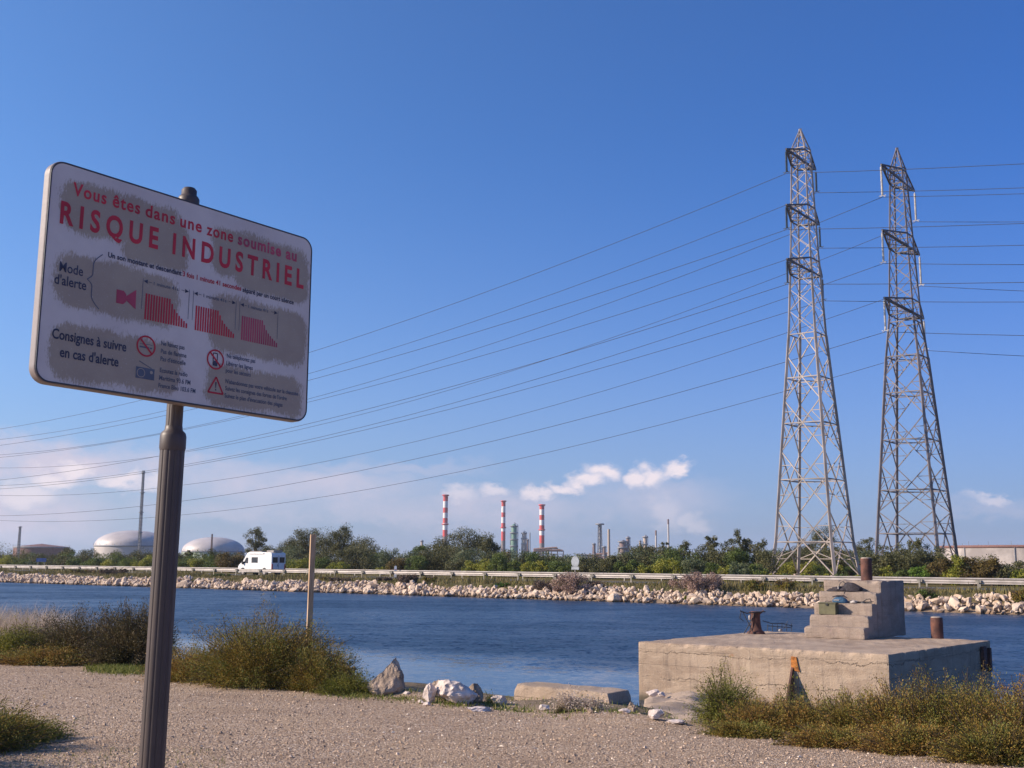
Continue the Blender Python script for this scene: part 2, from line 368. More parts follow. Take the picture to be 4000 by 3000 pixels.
def water_mat():
    m, gg = mat_new('canal_water'); geo = gg.n('ShaderNodeNewGeometry').outputs['Position']
    px, py, pz = gg.sep(geo)[:3]
    mm = gg.m('ADD', gg.m('MULTIPLY', px, .618), gg.m('MULTIPLY', py, .786))
    wob = gg.noise(geo, .12, 3, .6)
    mm = gg.m('ADD', mm, gg.m('MULTIPLY', gg.m('SUBTRACT', wob.outputs['Fac'], .5), 9.0))
    wind = gg.mr(mm, 24.5, 30.0, 0.06, 1.0)
    a = gg.noise(gg.v('MULTIPLY', geo, (1, 1.5, 1)), 1.3, 4, .6, .4); b = gg.noise(geo, 5.5, 3, .6)
    gust = gg.noise(gg.v('MULTIPLY', geo, (.5, 1, 1)), .09, 3, .6)
    pat = gg.noise(gg.v('MULTIPLY', geo, (.6, 1.4, 1)), .33, 4, .65)
    st = gg.m('MULTIPLY', gg.m('MULTIPLY', wind, gg.mr(gust.outputs['Fac'], .3, .7, .7, 1.15)), gg.mr(pat.outputs['Fac'], .3, .7, .85, 1.15))
    # wave slopes straight from the noise, so that they survive grazing views
    sl = gg.v('ADD', gg.v('SUBTRACT', a.outputs['Color'], (.5, .5, .5)), gg.v('MULTIPLY', gg.v('SUBTRACT', b.outputs['Color'], (.5, .5, .5)), (1.3, 1.3, 1.3)))
    sx, sy, _ = gg.sep(sl)[:3]
    nrm = gg.v('NORMALIZE', gg.comb(gg.m('MULTIPLY', gg.m('MULTIPLY', sx, st), 1.3), gg.m('MULTIPLY', gg.m('MULTIPLY', sy, st), 1.3), 1.0))
    p = gg.n('ShaderNodeBsdfPrincipled', {'Base Color': (.016, .040, .078, 1), 'Roughness': gg.m('ADD', gg.m('MULTIPLY', st, .27), .10), 'IOR': 1.333, 'Specular IOR Level': .5, 'Normal': nrm})
    o = gg.n('ShaderNodeOutputMaterial'); m.node_tree.links.new(p.outputs[0], o.inputs[0]); return m
M['water'] = water_mat()

def concrete_mat(name, c0, c1, c2, cracks=0.0):
    m, gg = mat_new(name); co = gg.n('ShaderNodeTexCoord').outputs['Object']
    n1 = gg.noise(gg.v('MULTIPLY', co, (1, 1, 2.6)), 1.1, 6, .65, .6); n2 = gg.noise(co, 30, 4, .7); n3 = gg.noise(gg.v('MULTIPLY', co, (1, 1, .35)), 2.2, 5, .7)
    col = gg.mix(gg.mr(n1.outputs['Fac'], .35, .62), c4(c0), c4(c1))
    col = gg.mix(gg.mr(n3.outputs['Fac'], .56, .72, 0, .7), col, c4(c2))
    col = gg.mix(gg.mr(n2.outputs['Fac'], .58, .75, 0, .6), col, (.62, .5, .40, 1))
    col = gg.mix(gg.mr(n2.outputs['Fac'], .42, .28, 0, .5), col, (.16, .12, .10, 1))
    n5 = gg.noise(co, 85, 3, .7); n6 = gg.noise(gg.v('MULTIPLY', co, (5, 5, .5)), 1.6, 4, .7); n7 = gg.noise(co, .9, 3, .5)
    col = gg.mix(gg.mr(n6.outputs['Fac'], .52, .72, 0, .45), col, (.15, .12, .10, 1))
    col = gg.mix(gg.mr(n5.outputs['Fac'], .60, .70, 0, .7), col, (.66, .54, .43, 1))
    col = gg.mix(gg.mr(n5.outputs['Fac'], .40, .30, 0, .7), col, (.12, .09, .075, 1))
    zf = gg.m('FRACT', gg.m('DIVIDE', gg.m('ADD', gg.sep(co)[2], gg.m('MULTIPLY', gg.m('SUBTRACT', n7.outputs['Fac'], .5), .02)), .31))
    brd = gg.m('MULTIPLY', gg.mr(gg.m('ABSOLUTE', gg.m('SUBTRACT', zf, .5)), .0, .03, 1, 0), gg.mr(n7.outputs['Fac'], .4, .6))
    col = gg.mix(gg.m('MULTIPLY', brd, .35), col, (.14, .11, .09, 1))
    hh = gg.m('SUBTRACT', gg.m('ADD', gg.m('ADD', n2.outputs['Fac'], gg.m('MULTIPLY', n5.outputs['Fac'], .6)), gg.m('MULTIPLY', n1.outputs['Fac'], 1.5)), gg.m('MULTIPLY', brd, .5))
    if cracks:
        # horizontal cold joint / cracks: where a warped height coordinate crosses a level
        zc = gg.m('ADD', gg.sep(co)[2], gg.m('MULTIPLY', gg.m('SUBTRACT', gg.noise(co, 2.3, 5, .7).outputs['Fac'], .5), .34))
        for lev in (-.20, -.74):
            d = gg.m('ABSOLUTE', gg.m('SUBTRACT', zc, lev))
            k = gg.m('MULTIPLY', gg.mr(d, .004, .014, 1, 0), gg.mr(n1.outputs['Fac'], .42, .6, 0, 1))
            col = gg.mix(gg.m('MULTIPLY', k, cracks), col, (.07, .05, .04, 1)); hh = gg.m('SUBTRACT', hh, gg.m('MULTIPLY', k, 2.0))
        rs = gg.noise(gg.v('MULTIPLY', co, (1.5, 1.5, 1.0)), 1.7, 4, .6)
        col = gg.mix(gg.mr(rs.outputs['Fac'], .69, .76, 0, .6), col, (.34, .16, .06, 1))
        wl = gg.mr(gg.sep(co)[2], -1.0, -1.2); col = gg.mix(wl, col, (.12, .10, .07, 1))
    return finish(m, gg, col, .92, bump=hh, bstr=.8, bdist=.02, spec=.2)
M['conc'] = concrete_mat('block_concrete', (.34, .25, .18), (.46, .35, .255), (.54, .42, .30), .45)
M['conc_step'] = concrete_mat('step_concrete', (.27, .21, .17), (.36, .285, .23), (.46, .31, .27))
M['conc_slab'] = concrete_mat('slab_concrete', (.34, .26, .19), (.43, .33, .25), (.3, .22, .17))

# ------------------------------------------------------------------ canal frame: e along the canal, m across it
Ev = np.array([.786, -.618, 0]); Mv = np.array([.618, .786, 0])
def em(e, m, z): p = Ev * e + Mv * m; return np.array([p[0], p[1], z])
def depth_on(px, m): return m / (.618 * (px - 2000) / F + .786)
WATER_Z = -1.35

def near_z(m, e=0.0):
    a = np.interp(m, [-200, 8, 10.5, 12.5, 14.0, 16.5, 20, 60], [0, 0, -.05, -.22, -.5, -1.2, -2.0, -2.6])
    return a + .03 * np.sin(e * .9 + m * .5) * np.clip((12 - m) / 8, 0, 1) * .6 + np.where(m > 10.3, .07 * np.sin(e * 2.1) * np.sin(m * 1.7), 0)
def gz(x, y): return float(near_z(Mv[0] * x + Mv[1] * y, Ev[0] * x + Ev[1] * y))

def grid_sheet(name, es, ms, zf, mat):
    EE, MM = np.meshgrid(es, ms, indexing='ij'); Z = zf(MM, EE)
    V = np.stack([Ev[0] * EE + Mv[0] * MM, Ev[1] * EE + Mv[1] * MM, Z], -1).reshape(-1, 3)
    a, b = EE.shape; idx = np.arange(a * b).reshape(a, b)
    Q = np.stack([idx[:-1, :-1], idx[1:, :-1], idx[1:, 1:], idx[:-1, 1:]], -1).reshape(-1, 4)
    return link(name, np_mesh(name, V, Q, mat, smooth=True))
es = np.concatenate([np.linspace(-900, -60, 15)[:-1], np.arange(-60, 40, .3), np.linspace(40, 600, 12)])
ms = np.concatenate([np.linspace(-300, -10, 8)[:-1], np.arange(-10, 22, .3), [26, 34]])
o = grid_sheet('ground', es, ms, near_z, M['gravel']); tag(o, kind='structure')

mb = MB(); mb.add([em(-2300, 8, WATER_Z), em(2300, 8, WATER_Z), em(2300, 76, WATER_Z), em(-2300, 76, WATER_Z)], [(0, 1, 2, 3)])
tag(mb.build('water', M['water']), kind='structure')

def far_z(m, e):
    return np.interp(m, [66, 70.5, 72, 74.4, 80, 82.5, 83, 90, 91, 118, 400, 9000], [-2.6, -1.6, -1.05, -.42, -.2, -.27, -.27, -.27, -.2, .1, .2, .2]) \
        + np.where((m > 74) & (m < 82), .06 * np.sin(e * .35) * np.sin(e * .11 + m), 0)
es = np.concatenate([[-2400, -1800, -900], np.linspace(-400, 120, 300), [400, 1200, 2400]])
ms = np.array([66, 69, 70.5, 71.3, 72, 73, 74.4, 76, 77.5, 79, 80, 82.5, 90.5, 91, 96, 105, 118, 160, 400, 1200, 2400.])
tag(grid_sheet('far_ground', es, ms, far_z, M['farground']), kind='structure')
mb = MB(); mb.add([em(-900, 83, -.235), em(400, 83, -.235), em(400, 89.8, -.235), em(-900, 89.8, -.235)], [(0, 1, 2, 3)])
rd = tag(mb.build('road', M['asphalt']), kind='structure')
mb = MB()
for mm_ in (83.3, 89.4): mb.add([em(-900, mm_, -.231), em(400, mm_, -.231), em(400, mm_ + .15, -.231), em(-900, mm_ + .15, -.231)], [(0, 1, 2, 3)])
mb.build('edge_line', M['paintline'], rd)
mb = MB()
for k in range(-60, 20): mb.add([em(k * 6, 86.3, -.231), em(k * 6 + 3, 86.3, -.231), em(k * 6 + 3, 86.45, -.231), em(k * 6, 86.45, -.231)], [(0, 1, 2, 3)])
mb.build('centre_line', M['paintline'], rd)
# land behind the far bank of the near shore is covered by 'ground'

# ------------------------------------------------------------------ riprap
def ico(sub=1):
    import bmesh
    bm = bmesh.new(); bmesh.ops.create_icosphere(bm, subdivisions=sub, radius=1.0)
    bm.verts.ensure_lookup_table()
    V = np.array([v.co[:] for v in bm.verts]); Fc = np.array([[v.index for v in f.verts] for f in bm.faces]); bm.free(); return V, Fc
IV1, IF1 = ico(1); IV2, IF2 = ico(2); IV3, IF3 = ico(3); IV4, IF4 = ico(4)
def facet(V, rng, cuts=9, depth=(.55, .85)):
    """chop a ball by random planes so that it has flat broken faces"""
    V = V.copy()
    for _ in range(cuts):
        n = rng.normal(size=3); n /= np.linalg.norm(n); d = rng.uniform(*depth)
        k = V @ n; ov = np.clip(k - d, 0, None); V -= ov[:, None] * n
    return V
bank = empty('riprap_bank', em(-60, 71, WATER_Z)); tag(bank, kind='structure')
protos = []
for k in range(10):
    V = facet(IV2 if k < 5 else IV1, NR, 13, (.42, .8)) * NR.uniform([.95, .7, .6], [1.5, 1.1, .95])
    protos.append((V, IF2 if k < 5 else IF1))
pm = [np_mesh('stone', V, Fc, M['riprap']) for V, Fc in protos]
slots = []
for _ in range(6200):
    u_ = NR.random() ** .9; mc = 70.75 + 2.6 * u_; e_ = NR.uniform(-190, 12)
    mc += .4 * sin(e_ * .23) * u_ + .25 * sin(e_ * 1.1) * u_
    if u_ > .8 and sin(e_ * .9) + sin(e_ * .37 + 2) < .1: continue
    zc = float(np.interp(mc, [70.6, 71.2, 72, 73, 74.6], [-1.36, -1.1, -.78, -.48, -.30]))
    s_ = float(np.clip(NR.lognormal(-1.62, .42), .09, .62)) * (1.1 - .35 * u_)
    slots.append((e_, mc, zc + NR.uniform(-.1, .08), s_))
slots.sort(key=lambda s: s[3] / (72 + 0.0 - s[0] * .55), reverse=True)
vis = [s for s in slots if -150 < s[0] < -12]
top = set(id(s) for s in vis[:300])
SV = []; SF = []; base_i = 0
def rot3(rng):
    q = rng.normal(size=4); q /= np.linalg.norm(q); w, x_, y_, z_ = q
    return np.array([[1 - 2 * (y_ * y_ + z_ * z_), 2 * (x_ * y_ - z_ * w), 2 * (x_ * z_ + y_ * w)], [2 * (x_ * y_ + z_ * w), 1 - 2 * (x_ * x_ + z_ * z_), 2 * (y_ * z_ - x_ * w)], [2 * (x_ * z_ - y_ * w), 2 * (y_ * z_ + x_ * w), 1 - 2 * (x_ * x_ + y_ * y_)]])
bl = np.array(bank.location)
for s in slots:
    p = em(s[0], s[1], s[2]); R = rot3(NR)
    if id(s) in top:
        o = link('stone', pm[NR.integers(10)], bank, tuple(p - bl)); o.rotation_euler = Matrix(R.tolist()).to_euler(); o.scale = (s[3],) * 3
    else:
        V, Fc = protos[5 + NR.integers(5)]; SV.append((V * s[3]) @ R.T + p - bl); SF.append(Fc + base_i); base_i += len(V)
o = link('small_stones', np_mesh('small_stones', np.concatenate(SV), np.concatenate(SF), M['riprap']), bank); o['kind'] = 'stuff'

# ------------------------------------------------------------------ leaves
def leaf_quads(P, size, rng, aspect=.5, up=.0, dirs=None):
    n = len(P); a = rng.normal(size=(n, 3)) if dirs is None else dirs + rng.normal(size=(n, 3)) * .55
    a[:, 2] += up; a /= np.linalg.norm(a, axis=1)[:, None] + 1e-9
    b = np.cross(a, rng.normal(size=(n, 3))); b /= np.linalg.norm(b, axis=1)[:, None] + 1e-9
    s = (size * rng.uniform(.6, 1.35, n))[:, None]
    V = np.stack([P - a * s * .5, P + b * s * aspect * .5, P + a * s * .5, P - b * s * aspect * .5], 1).reshape(-1, 3)
    return V, np.arange(n * 4).reshape(n, 4)

def crown_mesh(name, rng, rx, ry, h, nblob, nleaf, leaf, mat, z0=0.0, fill=1.0, tintbase=None, topheavy=0.0):
    """leaf clumps gathered round branch ends inside an uneven volume; returns mesh, blob centres"""
    C_ = []
    while len(C_) < nblob:
        p = rng.uniform(-1, 1, 3)
        if (p ** 2).sum() > 1: continue
        if (p ** 2).sum() < .12 and rng.random() < .5: continue
        C_.append(p)
    C_ = np.array(C_); C_[:, 2] = (C_[:, 2] + 1) / 2
    if topheavy: k = 1 - topheavy * (1 - C_[:, 2]); C_[:, 0] *= k; C_[:, 1] *= k
    C_ *= [rx * .92, ry * .92, h * .84]; C_[:, 2] += z0 + h * .02
    w = rng.uniform(.5, 1.4, nblob); w /= w.sum()
    ids = rng.choice(nblob, nleaf, p=w)
    br = rng.uniform(.2, .42, nblob) * min(rx, h / 1.3) * fill
    d = rng.normal(size=(nleaf, 3)); d /= np.linalg.norm(d, axis=1)[:, None]; rr = rng.random(nleaf) ** .45
    P = C_[ids] + d * (rr * br[ids])[:, None] * [1, 1, .8]
    P[:, 2] = np.clip(P[:, 2], .02, None)
    V, Q = leaf_quads(P, leaf, rng, .8); keepv = np.arange(len(V)).reshape(-1, 4)[:, :3].ravel(); V = V[keepv]; Q = np.arange(len(V)).reshape(-1, 3)
    bt = rng.uniform(.1, .9, nblob)
    t = np.clip(bt[ids] * .6 + rng.uniform(0, .55, nleaf) - .08, 0, 1)
    return np_mesh(name, V, Q, mat, np.repeat(t, 3)), C_

LM = [(75, 'the short mast', 75), (155, 'the low rust-brown tank', 155), (515, 'the big domed tank', 515), (640, 'the sign post', 640), (835, 'the small domed tank', 835), (1025, 'the white van', 1025),
      (1222, 'the wooden post', 1222), (1545, 'the white marker post', 1545), (1741, 'the left striped chimney', 1741), (1967, 'the middle striped chimney', 1967), (2117, 'the right striped chimney', 2117),
      (2245, 'the round road sign', 2245), (2378, 'the tan stack', 2378), (2610, 'the tall thin stack', 2610), (3140, 'the left pylon', 3187), (3385, 'the bollard on the steps', 3385), (3583, 'the right pylon', 3583), (3900, 'the large pale tank', 3900)]
USED = {}
def where(px):
    x0, nm, _ = min(LM, key=lambda l: abs(l[0] - px)); d = px - x0
    if abs(d) < 22: return 'in line with ' + nm
    s = 'left' if d < 0 else 'right'
    return ('just ' if abs(d) < 70 else 'a little ' if abs(d) < 130 else 'well ') + s + ' of ' + nm
def uniq(lab):
    k = USED.get(lab, 0); USED[lab] = k + 1
    if not k: return lab
    return lab + ', ' + ['', 'the one behind', 'the one beyond that', 'the farthest one'][min(k, 3)]

KN = {'Y': 'yellow-green', 'G': 'mid-green', 'D': 'dark olive', 'S': 'grey-green', 'B': 'brownish', 'L': 'bright green'}
def shrub(px, ytop, hw, k, m_=95.0, lab='rounded shrub', front=False, group='shrubs along the far side of the road'):
    if not front and 2985 < px < 3400: m_ += 36      # the near pylon stands in front of these
    Y = depth_on(px, m_); r = np.random.default_rng(int(px * 7 + ytop))
    p = at_depth(px, ytop, Y); gzv = float(far_z(np.array(m_), 0.0)); H = max(.35, p[2] - gzv); rx = hw / F * Y
    nl = int(np.clip(rx * H * 1100, 1500, 5200))
    e_ = empty('shrub', (p[0], p[1], gzv), label=uniq(f"{KN[k]} {lab} behind guardrail {where(px)}"), cat='shrub', group=group)
    me, C_ = crown_mesh('foliage', r, rx, rx * .9, H * 1.03, int(14 + rx * 5), nl, .19, M['leaf_' + k], 0, 1.3)
    link('foliage', me, e_)
    mb = MB()
    for c in C_[:7]: mb.tube([(c[0] * .1, c[1] * .1, 0), (c[0] * .5, c[1] * .5, c[2] * .6), c], [.05, .035, .012], 5)
    mb.build('stems', M['stem'], e_)
def tree(px, ytop, hw, k, m_=105.0, ybot=None, airy=1.0, lab='tree', topheavy=.35):
    if 2985 < px < 3400: m_ += 36      # the near pylon stands in front of these
    Y = depth_on(px, m_); r = np.random.default_rng(int(px * 5 + ytop))
    p = at_depth(px, ytop, Y); gzv = float(far_z(np.array(m_), 0.0)); H = p[2] - gzv; rx = hw / F * Y
    H *= 1.08; zb = H * .12; nl = int(np.clip(rx * H * 800 * airy, 2000, 9000))
    e_ = empty('tree', (p[0], p[1], gzv), label=uniq(f"{KN[k]} {lab} behind guardrail {where(px)}"), cat='tree', group='trees beyond the road')
    me, C_ = crown_mesh('crown', r, rx, rx * .85, H - zb, int(26 + rx * 9 * airy), nl, .18, M['leaf_' + k], zb, 1.15 if airy >= 1 else .85, topheavy=topheavy)
    link('crown', me, e_)
    mb = MB(); tw = .05 + H * .018
    mb.tube([(0, 0, -.1), (r.uniform(-.2, .2), 0, H * .3), (r.uniform(-.3, .3), r.uniform(-.2, .2), H * .72)], [tw, tw * .75, tw * .3], 7)
    for c in C_[:14]:
        z_ = H * r.uniform(.12, .5); q = np.array([0, 0, z_]); mid = (q + c) / 2 + [0, 0, H * .05]
        mb.tube([q, mid, c], [tw * .45, tw * .28, .012], 5)
    mb.build('trunk', M['trunk'], e_)

# low row behind the rail, left to right
for (px, yt, hw, k) in [(15, 2172, 60, 'Y'), (85, 2182, 48, 'G'), (160, 2188, 55, 'S'), (235, 2168, 60, 'D'), (300, 2178, 42, 'G'), (365, 2178, 40, 'G'), (430, 2184, 40, 'Y'), (505, 2178, 46, 'G'), (570, 2170, 46, 'Y'),
                        (715, 2178, 40, 'G'), (780, 2180, 45, 'Y'), (845, 2184, 42, 'G'), (905, 2140, 55, 'B'), (1120, 2172, 44, 'G'), (1178, 2170, 45, 'Y'), (1252, 2170, 42, 'G'), (1300, 2192, 26, 'Y'), (1338, 2186, 32, 'Y'),
                        (1490, 2214, 30, 'Y'), (1560, 2168, 48, 'B'), (1625, 2160, 46, 'G'), (1775, 2176, 40, 'D'), (1838, 2190, 38, 'Y'), (1895, 2184, 44, 'Y'), (1955, 2148, 52, 'G'), (2008, 2186, 36, 'G'), (2062, 2190, 40, 'Y'), (2112, 2180, 34, 'Y'), (2165, 2186, 42, 'G'), (2215, 2182, 36, 'G'),
                        (2285, 2176, 50, 'D'), (2355, 2182, 46, 'D'), (2425, 2184, 36, 'G'), (2478, 2178, 40, 'G'), (2523, 2194, 28, 'Y'), (2592, 2170, 46, 'Y'), (2648, 2186, 36, 'Y'), (2708, 2178, 56, 'S'), (2775, 2186, 36, 'G'), (2830, 2200, 34, 'Y'), (2890, 2184, 52, 'S'), (2958, 2196, 36, 'G'),
                        (3035, 2192, 42, 'Y'), (3095, 2186, 40, 'Y'), (3155, 2190, 42, 'Y'), (3212, 2200, 38, 'G'), (3265, 2204, 36, 'Y'), (3322, 2208, 34, 'G'), (3410, 2206, 44, 'D'), (3460, 2196, 34, 'Y'), (3530, 2226, 40, 'G'), (3604, 2184, 48, 'L'), (3672, 2168, 52, 'B'), (3730, 2160, 56, 'Y'), (3800, 2160, 56, 'B'), (3868, 2150, 56, 'B'), (3925, 2205, 46, 'D'), (3985, 2218, 40, 'Y'), (4050, 2215, 50, 'G')]:
    shrub(px, yt, hw, k)
# middle layer
for (px, yt, hw, k) in [(2990, 2238, 40, 'Y'), (3060, 2243, 44, 'G'), (3135, 2240, 40, 'Y'), (3210, 2243, 44, 'Y'), (3290, 2244, 44, 'G'), (3360, 2246, 40, 'Y')]:
    shrub(px, yt, hw, k, 95.0, 'low scrub', group='low scrub before the left pylon', front=True)
for (px, yt, hw, k) in [(30, 2128, 75, 'D'), (110, 2160, 60, 'G'), (190, 2158, 70, 'D'), (262, 2128, 40, 'D'), (335, 2140, 60, 'D'), (470, 2148, 70, 'D'), (555, 2146, 60, 'D'), (700, 2160, 40, 'D'), (742, 2140, 22, 'D'), (826, 2146, 36, 'D'), (880, 2158, 42, 'D'),
                        (1085, 2115, 60, 'D'), (1150, 2112, 52, 'D'), (1405, 2118, 100, 'D'), (1480, 2150, 60, 'G'), (1700, 2112, 75, 'D'), (1650, 2120, 40, 'G'), (2050, 2166, 50, 'D'), (2120, 2170, 60, 'D'), (2210, 2172, 50, 'D'), (2310, 2186, 60, 'D'), (2400, 2186, 50, 'D'), (2640, 2140, 60, 'D'), (2800, 2140, 60, 'D'), (3000, 2140, 60, 'D'), (3080, 2150, 50, 'D'), (3300, 2130, 60, 'D'), (3460, 2150, 60, 'D'), (3540, 2160, 60, 'D'), (3650, 2160, 60, 'D')]:
    shrub(px, yt, hw, k, 101.0, 'bushy shrub', group='taller bushes behind the roadside shrubs')
rb_ = random.Random(12)
for (x0, x1, y0, y1, st_) in ((0, 580, 2150, 2165, 95), (700, 940, 2150, 2165, 90), (1060, 1560, 2120, 2150, 88), (1600, 2130, 2128, 2155, 86), (2150, 2560, 2160, 2178, 92), (2480, 3140, 2118, 2150, 80), (3150, 3700, 2120, 2155, 80), (3700, 4060, 2172, 2190, 90)):
    xx = x0
    while xx < x1:
        shrub(xx + rb_.uniform(-18, 18), rb_.uniform(y0, y1), rb_.uniform(62, 92), rb_.choice('DDSDG'), 99.0 + rb_.uniform(-1.5, 3), 'leafy bush', group='taller bushes behind the roadside shrubs'); xx += st_
for (px, yt, hw, k, ai) in [(1000, 2046, 58, 'D', .75), (1205, 2050, 78, 'D', 1.3), (1275, 2068, 80, 'D', 1.3), (1345, 2046, 62, 'D', 1.1), (1150, 2085, 60, 'D', 1.1), (1420, 2098, 84, 'D', 1.3), (1820, 2052, 84, 'D', 1.3), (1908, 2066, 58, 'D', 1.0), (1720, 2098, 64, 'D', 1.2), (2515, 2108, 66, 'D', 1.1), (2595, 2110, 38, 'D', .6), (2668, 2104, 48, 'D', .6),
                            (2772, 2080, 44, 'D', .6), (2845, 2100, 44, 'D', .8), (2895, 2054, 50, 'D', .75), (2965, 2084, 46, 'D', .8), (3225, 2050, 90, 'D', .9), (3140, 2098, 50, 'B', .7), (3385, 2084, 52, 'D', .9), (3585, 2090, 60, 'D', .7), (3520, 2120, 48, 'D', .9), (3660, 2120, 40, 'D', .7), (3450, 2120, 40, 'D', .8)]:
    tree(px, yt, hw, k, airy=ai, lab='feathery tree' if ai < 1 else 'dense tree')

# ------------------------------------------------------------------ far bank grass and dry bushes
n = 34000
e_ = NR.uniform(-175, 5, n); m_ = NR.uniform(73.3, 81.3, n)
keep = NR.random(n) < np.clip(.25 + .9 * (.5 + .5 * np.sin(e_ * .31 + 1.3 * np.sin(m_))), 0, 1)
e_, m_ = e_[keep], m_[keep]; n = len(e_)
zz = far_z(m_, e_); B = np.stack([Ev[0] * e_ + Mv[0] * m_, Ev[1] * e_ + Mv[1] * m_, zz], 1)
hh = NR.uniform(.12, .42, n) * (1 + .5 * np.sin(e_ * .27)); w_ = .045
tip = B + np.stack([NR.normal(0, .08, n), NR.normal(0, .08, n), hh], 1); sd_ = np.stack([NR.normal(size=n), NR.normal(size=n), np.zeros(n)], 1); sd_ /= np.linalg.norm(sd_, axis=1)[:, None]
V = np.stack([B - sd_ * w_, B + sd_ * w_, tip], 1).reshape(-1, 3)
tag(link('bank_grass', np_mesh('bank_grass', V, np.arange(n * 3).reshape(n, 3), M['grass_far'], np.repeat(NR.random(n), 3))), 'olive and straw coloured grass on the far bank below the guardrail', 'grass', kind='stuff')

def bank_bush(px, ytop, ybase, hw, mat, lab, zb=None, dens=1.0, m_=None, leaf=.13):
    m_ = m_ or float(np.interp(ybase, [2270, 2300, 2335], [78, 75.5, 72.5])); Y = depth_on(px, m_); r = np.random.default_rng(int(px))
    gzv = float(far_z(np.array(m_), 0.0)); p = at_depth(px, ytop, Y); H = max(p[2] - gzv, .35); rx = hw / F * Y
    ee = empty('bush', (p[0], p[1], gzv), label=lab, cat='bush')
    me, C_ = crown_mesh('foliage', r, rx, rx * .8, H, 26, int(2600 * dens), leaf, M[mat], 0, 1.15); link('foliage', me, ee)
    mb = MB()
    for _ in range(60):
        a = r.uniform(0, 2 * pi); q = np.array([cos(a) * rx, sin(a) * rx * .8, 0]) * r.uniform(.2, 1.0); q[2] = H * r.uniform(.6, 1.08)
        mb.tube([(0, 0, 0), q * [.4, .4, .55], q], [.025, .018, .008], 4, caps=False)
    mb.build('twigs', M['stem'], ee)
bank_bush(2240, 2236, 2345, 88, 'dry_pink', 'pinkish brown leafless bush on the riprap just under the round road sign', dens=3.2, leaf=.12)
bank_bush(2120, 2262, 2340, 42, 'dry_dark', 'dark green-brown bush left of the pinkish bush on the riprap', dens=1.3)
bank_bush(2330, 2268, 2320, 40, 'dry_dark', 'dark low bush right of the pinkish bush on the riprap', dens=1.0)
bank_bush(2735, 2228, 2322, 118, 'dry_pink', 'wide pinkish brown dry bush standing before the guardrail left of the pylon', dens=3.6, leaf=.12)
bank_bush(1592, 2240, 2318, 50, 'dry_dark', 'dark red-brown bush on the bank right of the wooden post', dens=1.5)
bank_bush(1500, 2252, 2300, 36, 'dry_dark', 'small brownish bush left of the dark red-brown bush')
bank_bush(1330, 2254, 2312, 58, 'dry_dark', 'dark low bush on the bank beside the wooden post', dens=1.2)
bank_bush(450, 2216, 2288, 62, 'dry_dark', 'dark grey-brown bush on the left riprap beside the sign post', dens=2)
bank_bush(1958, 2284, 2318, 36, 'leaf_L', 'small bright green bush among the riprap stones')
bank_bush(940, 2288, 2308, 24, 'leaf_Y', 'small yellow-green tuft at the waterline left of the wooden post', m_=71.8)
bank_bush(1038, 2280, 2310, 28, 'leaf_Y', 'yellow-green tuft at the waterline nearest the wooden post', m_=71.8)
bank_bush(2700, 2326, 2352, 30, 'leaf_Y', 'olive tuft at the waterline below the wide dry bush', m_=71.8)
bank_bush(1270, 2268, 2300, 30, 'near_olive', 'olive bush left of the wooden post on the bank')
bank_bush(1680, 2248, 2290, 30, 'near_olive', 'loose olive bush before the guardrail below the leftmost chimney')
bank_bush(3060, 2258, 2300, 50, 'near_olive', 'low straw olive bush below the left pylon')
bank_bush(2950, 2262, 2304, 46, 'near_olive', 'low straw bush between the wide dry bush and the left pylon')
bank_bush(870, 2248, 2275, 40, 'leaf_G', 'low green bush before the guardrail below the small domed tank')
bank_bush(330, 2222, 2252, 60, 'near_olive', 'low olive bush on the bank left of the dark grey-brown bush')
bank_bush(3990, 2300, 2330, 50, 'near_olive', 'low straw bush at the right edge above the riprap')
bank_bush(3620, 2296, 2325, 40, 'leaf_G', 'low green bush on the bank right of the concrete steps')

# ------------------------------------------------------------------ guardrails
def guardrail(mc, side, lab, zt, off):
    e0 = empty('guardrail', em(-60, mc, -.24), label=lab, cat='guardrail')
    O = np.array(e0.location)
    prof = [(0, 0), (.05, -.03), (.055, -.08), (.01, -.125), (.0, -.155), (.01, -.185), (.055, -.23), (.05, -.28), (0, -.31)]
    for k in range(-48, 22):     # 4 m beam lengths
        mb = MB(); vs = []
        for ee in (k * 4.0 + .01, k * 4.0 + 3.99):
            for d, zz_ in prof: vs.append(em(ee, mc + side * d, zt + zz_) - O)
        nn = len(prof); mb.add(vs, [(i, i + 1, nn + i + 1, nn + i) for i in range(nn - 1)], True)
        mb.build('rail_beam', M['galv'], e0)
    pmesh = None; bmesh_ = None
    for k in range(-48, 22):
        P_ = em(k * 4.0 + off, mc - side * .13, 0)
        if pmesh is None:
            mb = MB(); mb.box((0, 0, (zt - .05 - .24) / 2 + .0), (.12, .06, zt + .25)); pmesh = mb.mesh('rail_post', M['galv_dark'])
            mb = MB(); mb.box((0, 0, 0), (.36, .12, .2), np.array([[Ev[0], Mv[0], 0], [Ev[1], Mv[1], 0], [0, 0, 1.]])); bmesh_ = mb.mesh('rail_bracket', M['galv_dark'])
        a = link('rail_post', pmesh, e0, tuple(P_ - O)); a.rotation_euler = (0, 0, atan2(Ev[1], Ev[0]))
        q = em(k * 4.0 + off, mc - side * .07, zt - .13) - O
        link('rail_bracket', bmesh_, e0, tuple(q))
guardrail(81.7, 1, 'near galvanised guardrail seen from behind, along the canal side of the road', .51, .7)
guardrail(90.6, -1, 'far galvanised guardrail facing the canal beneath the shrubs', .51, 2.2)

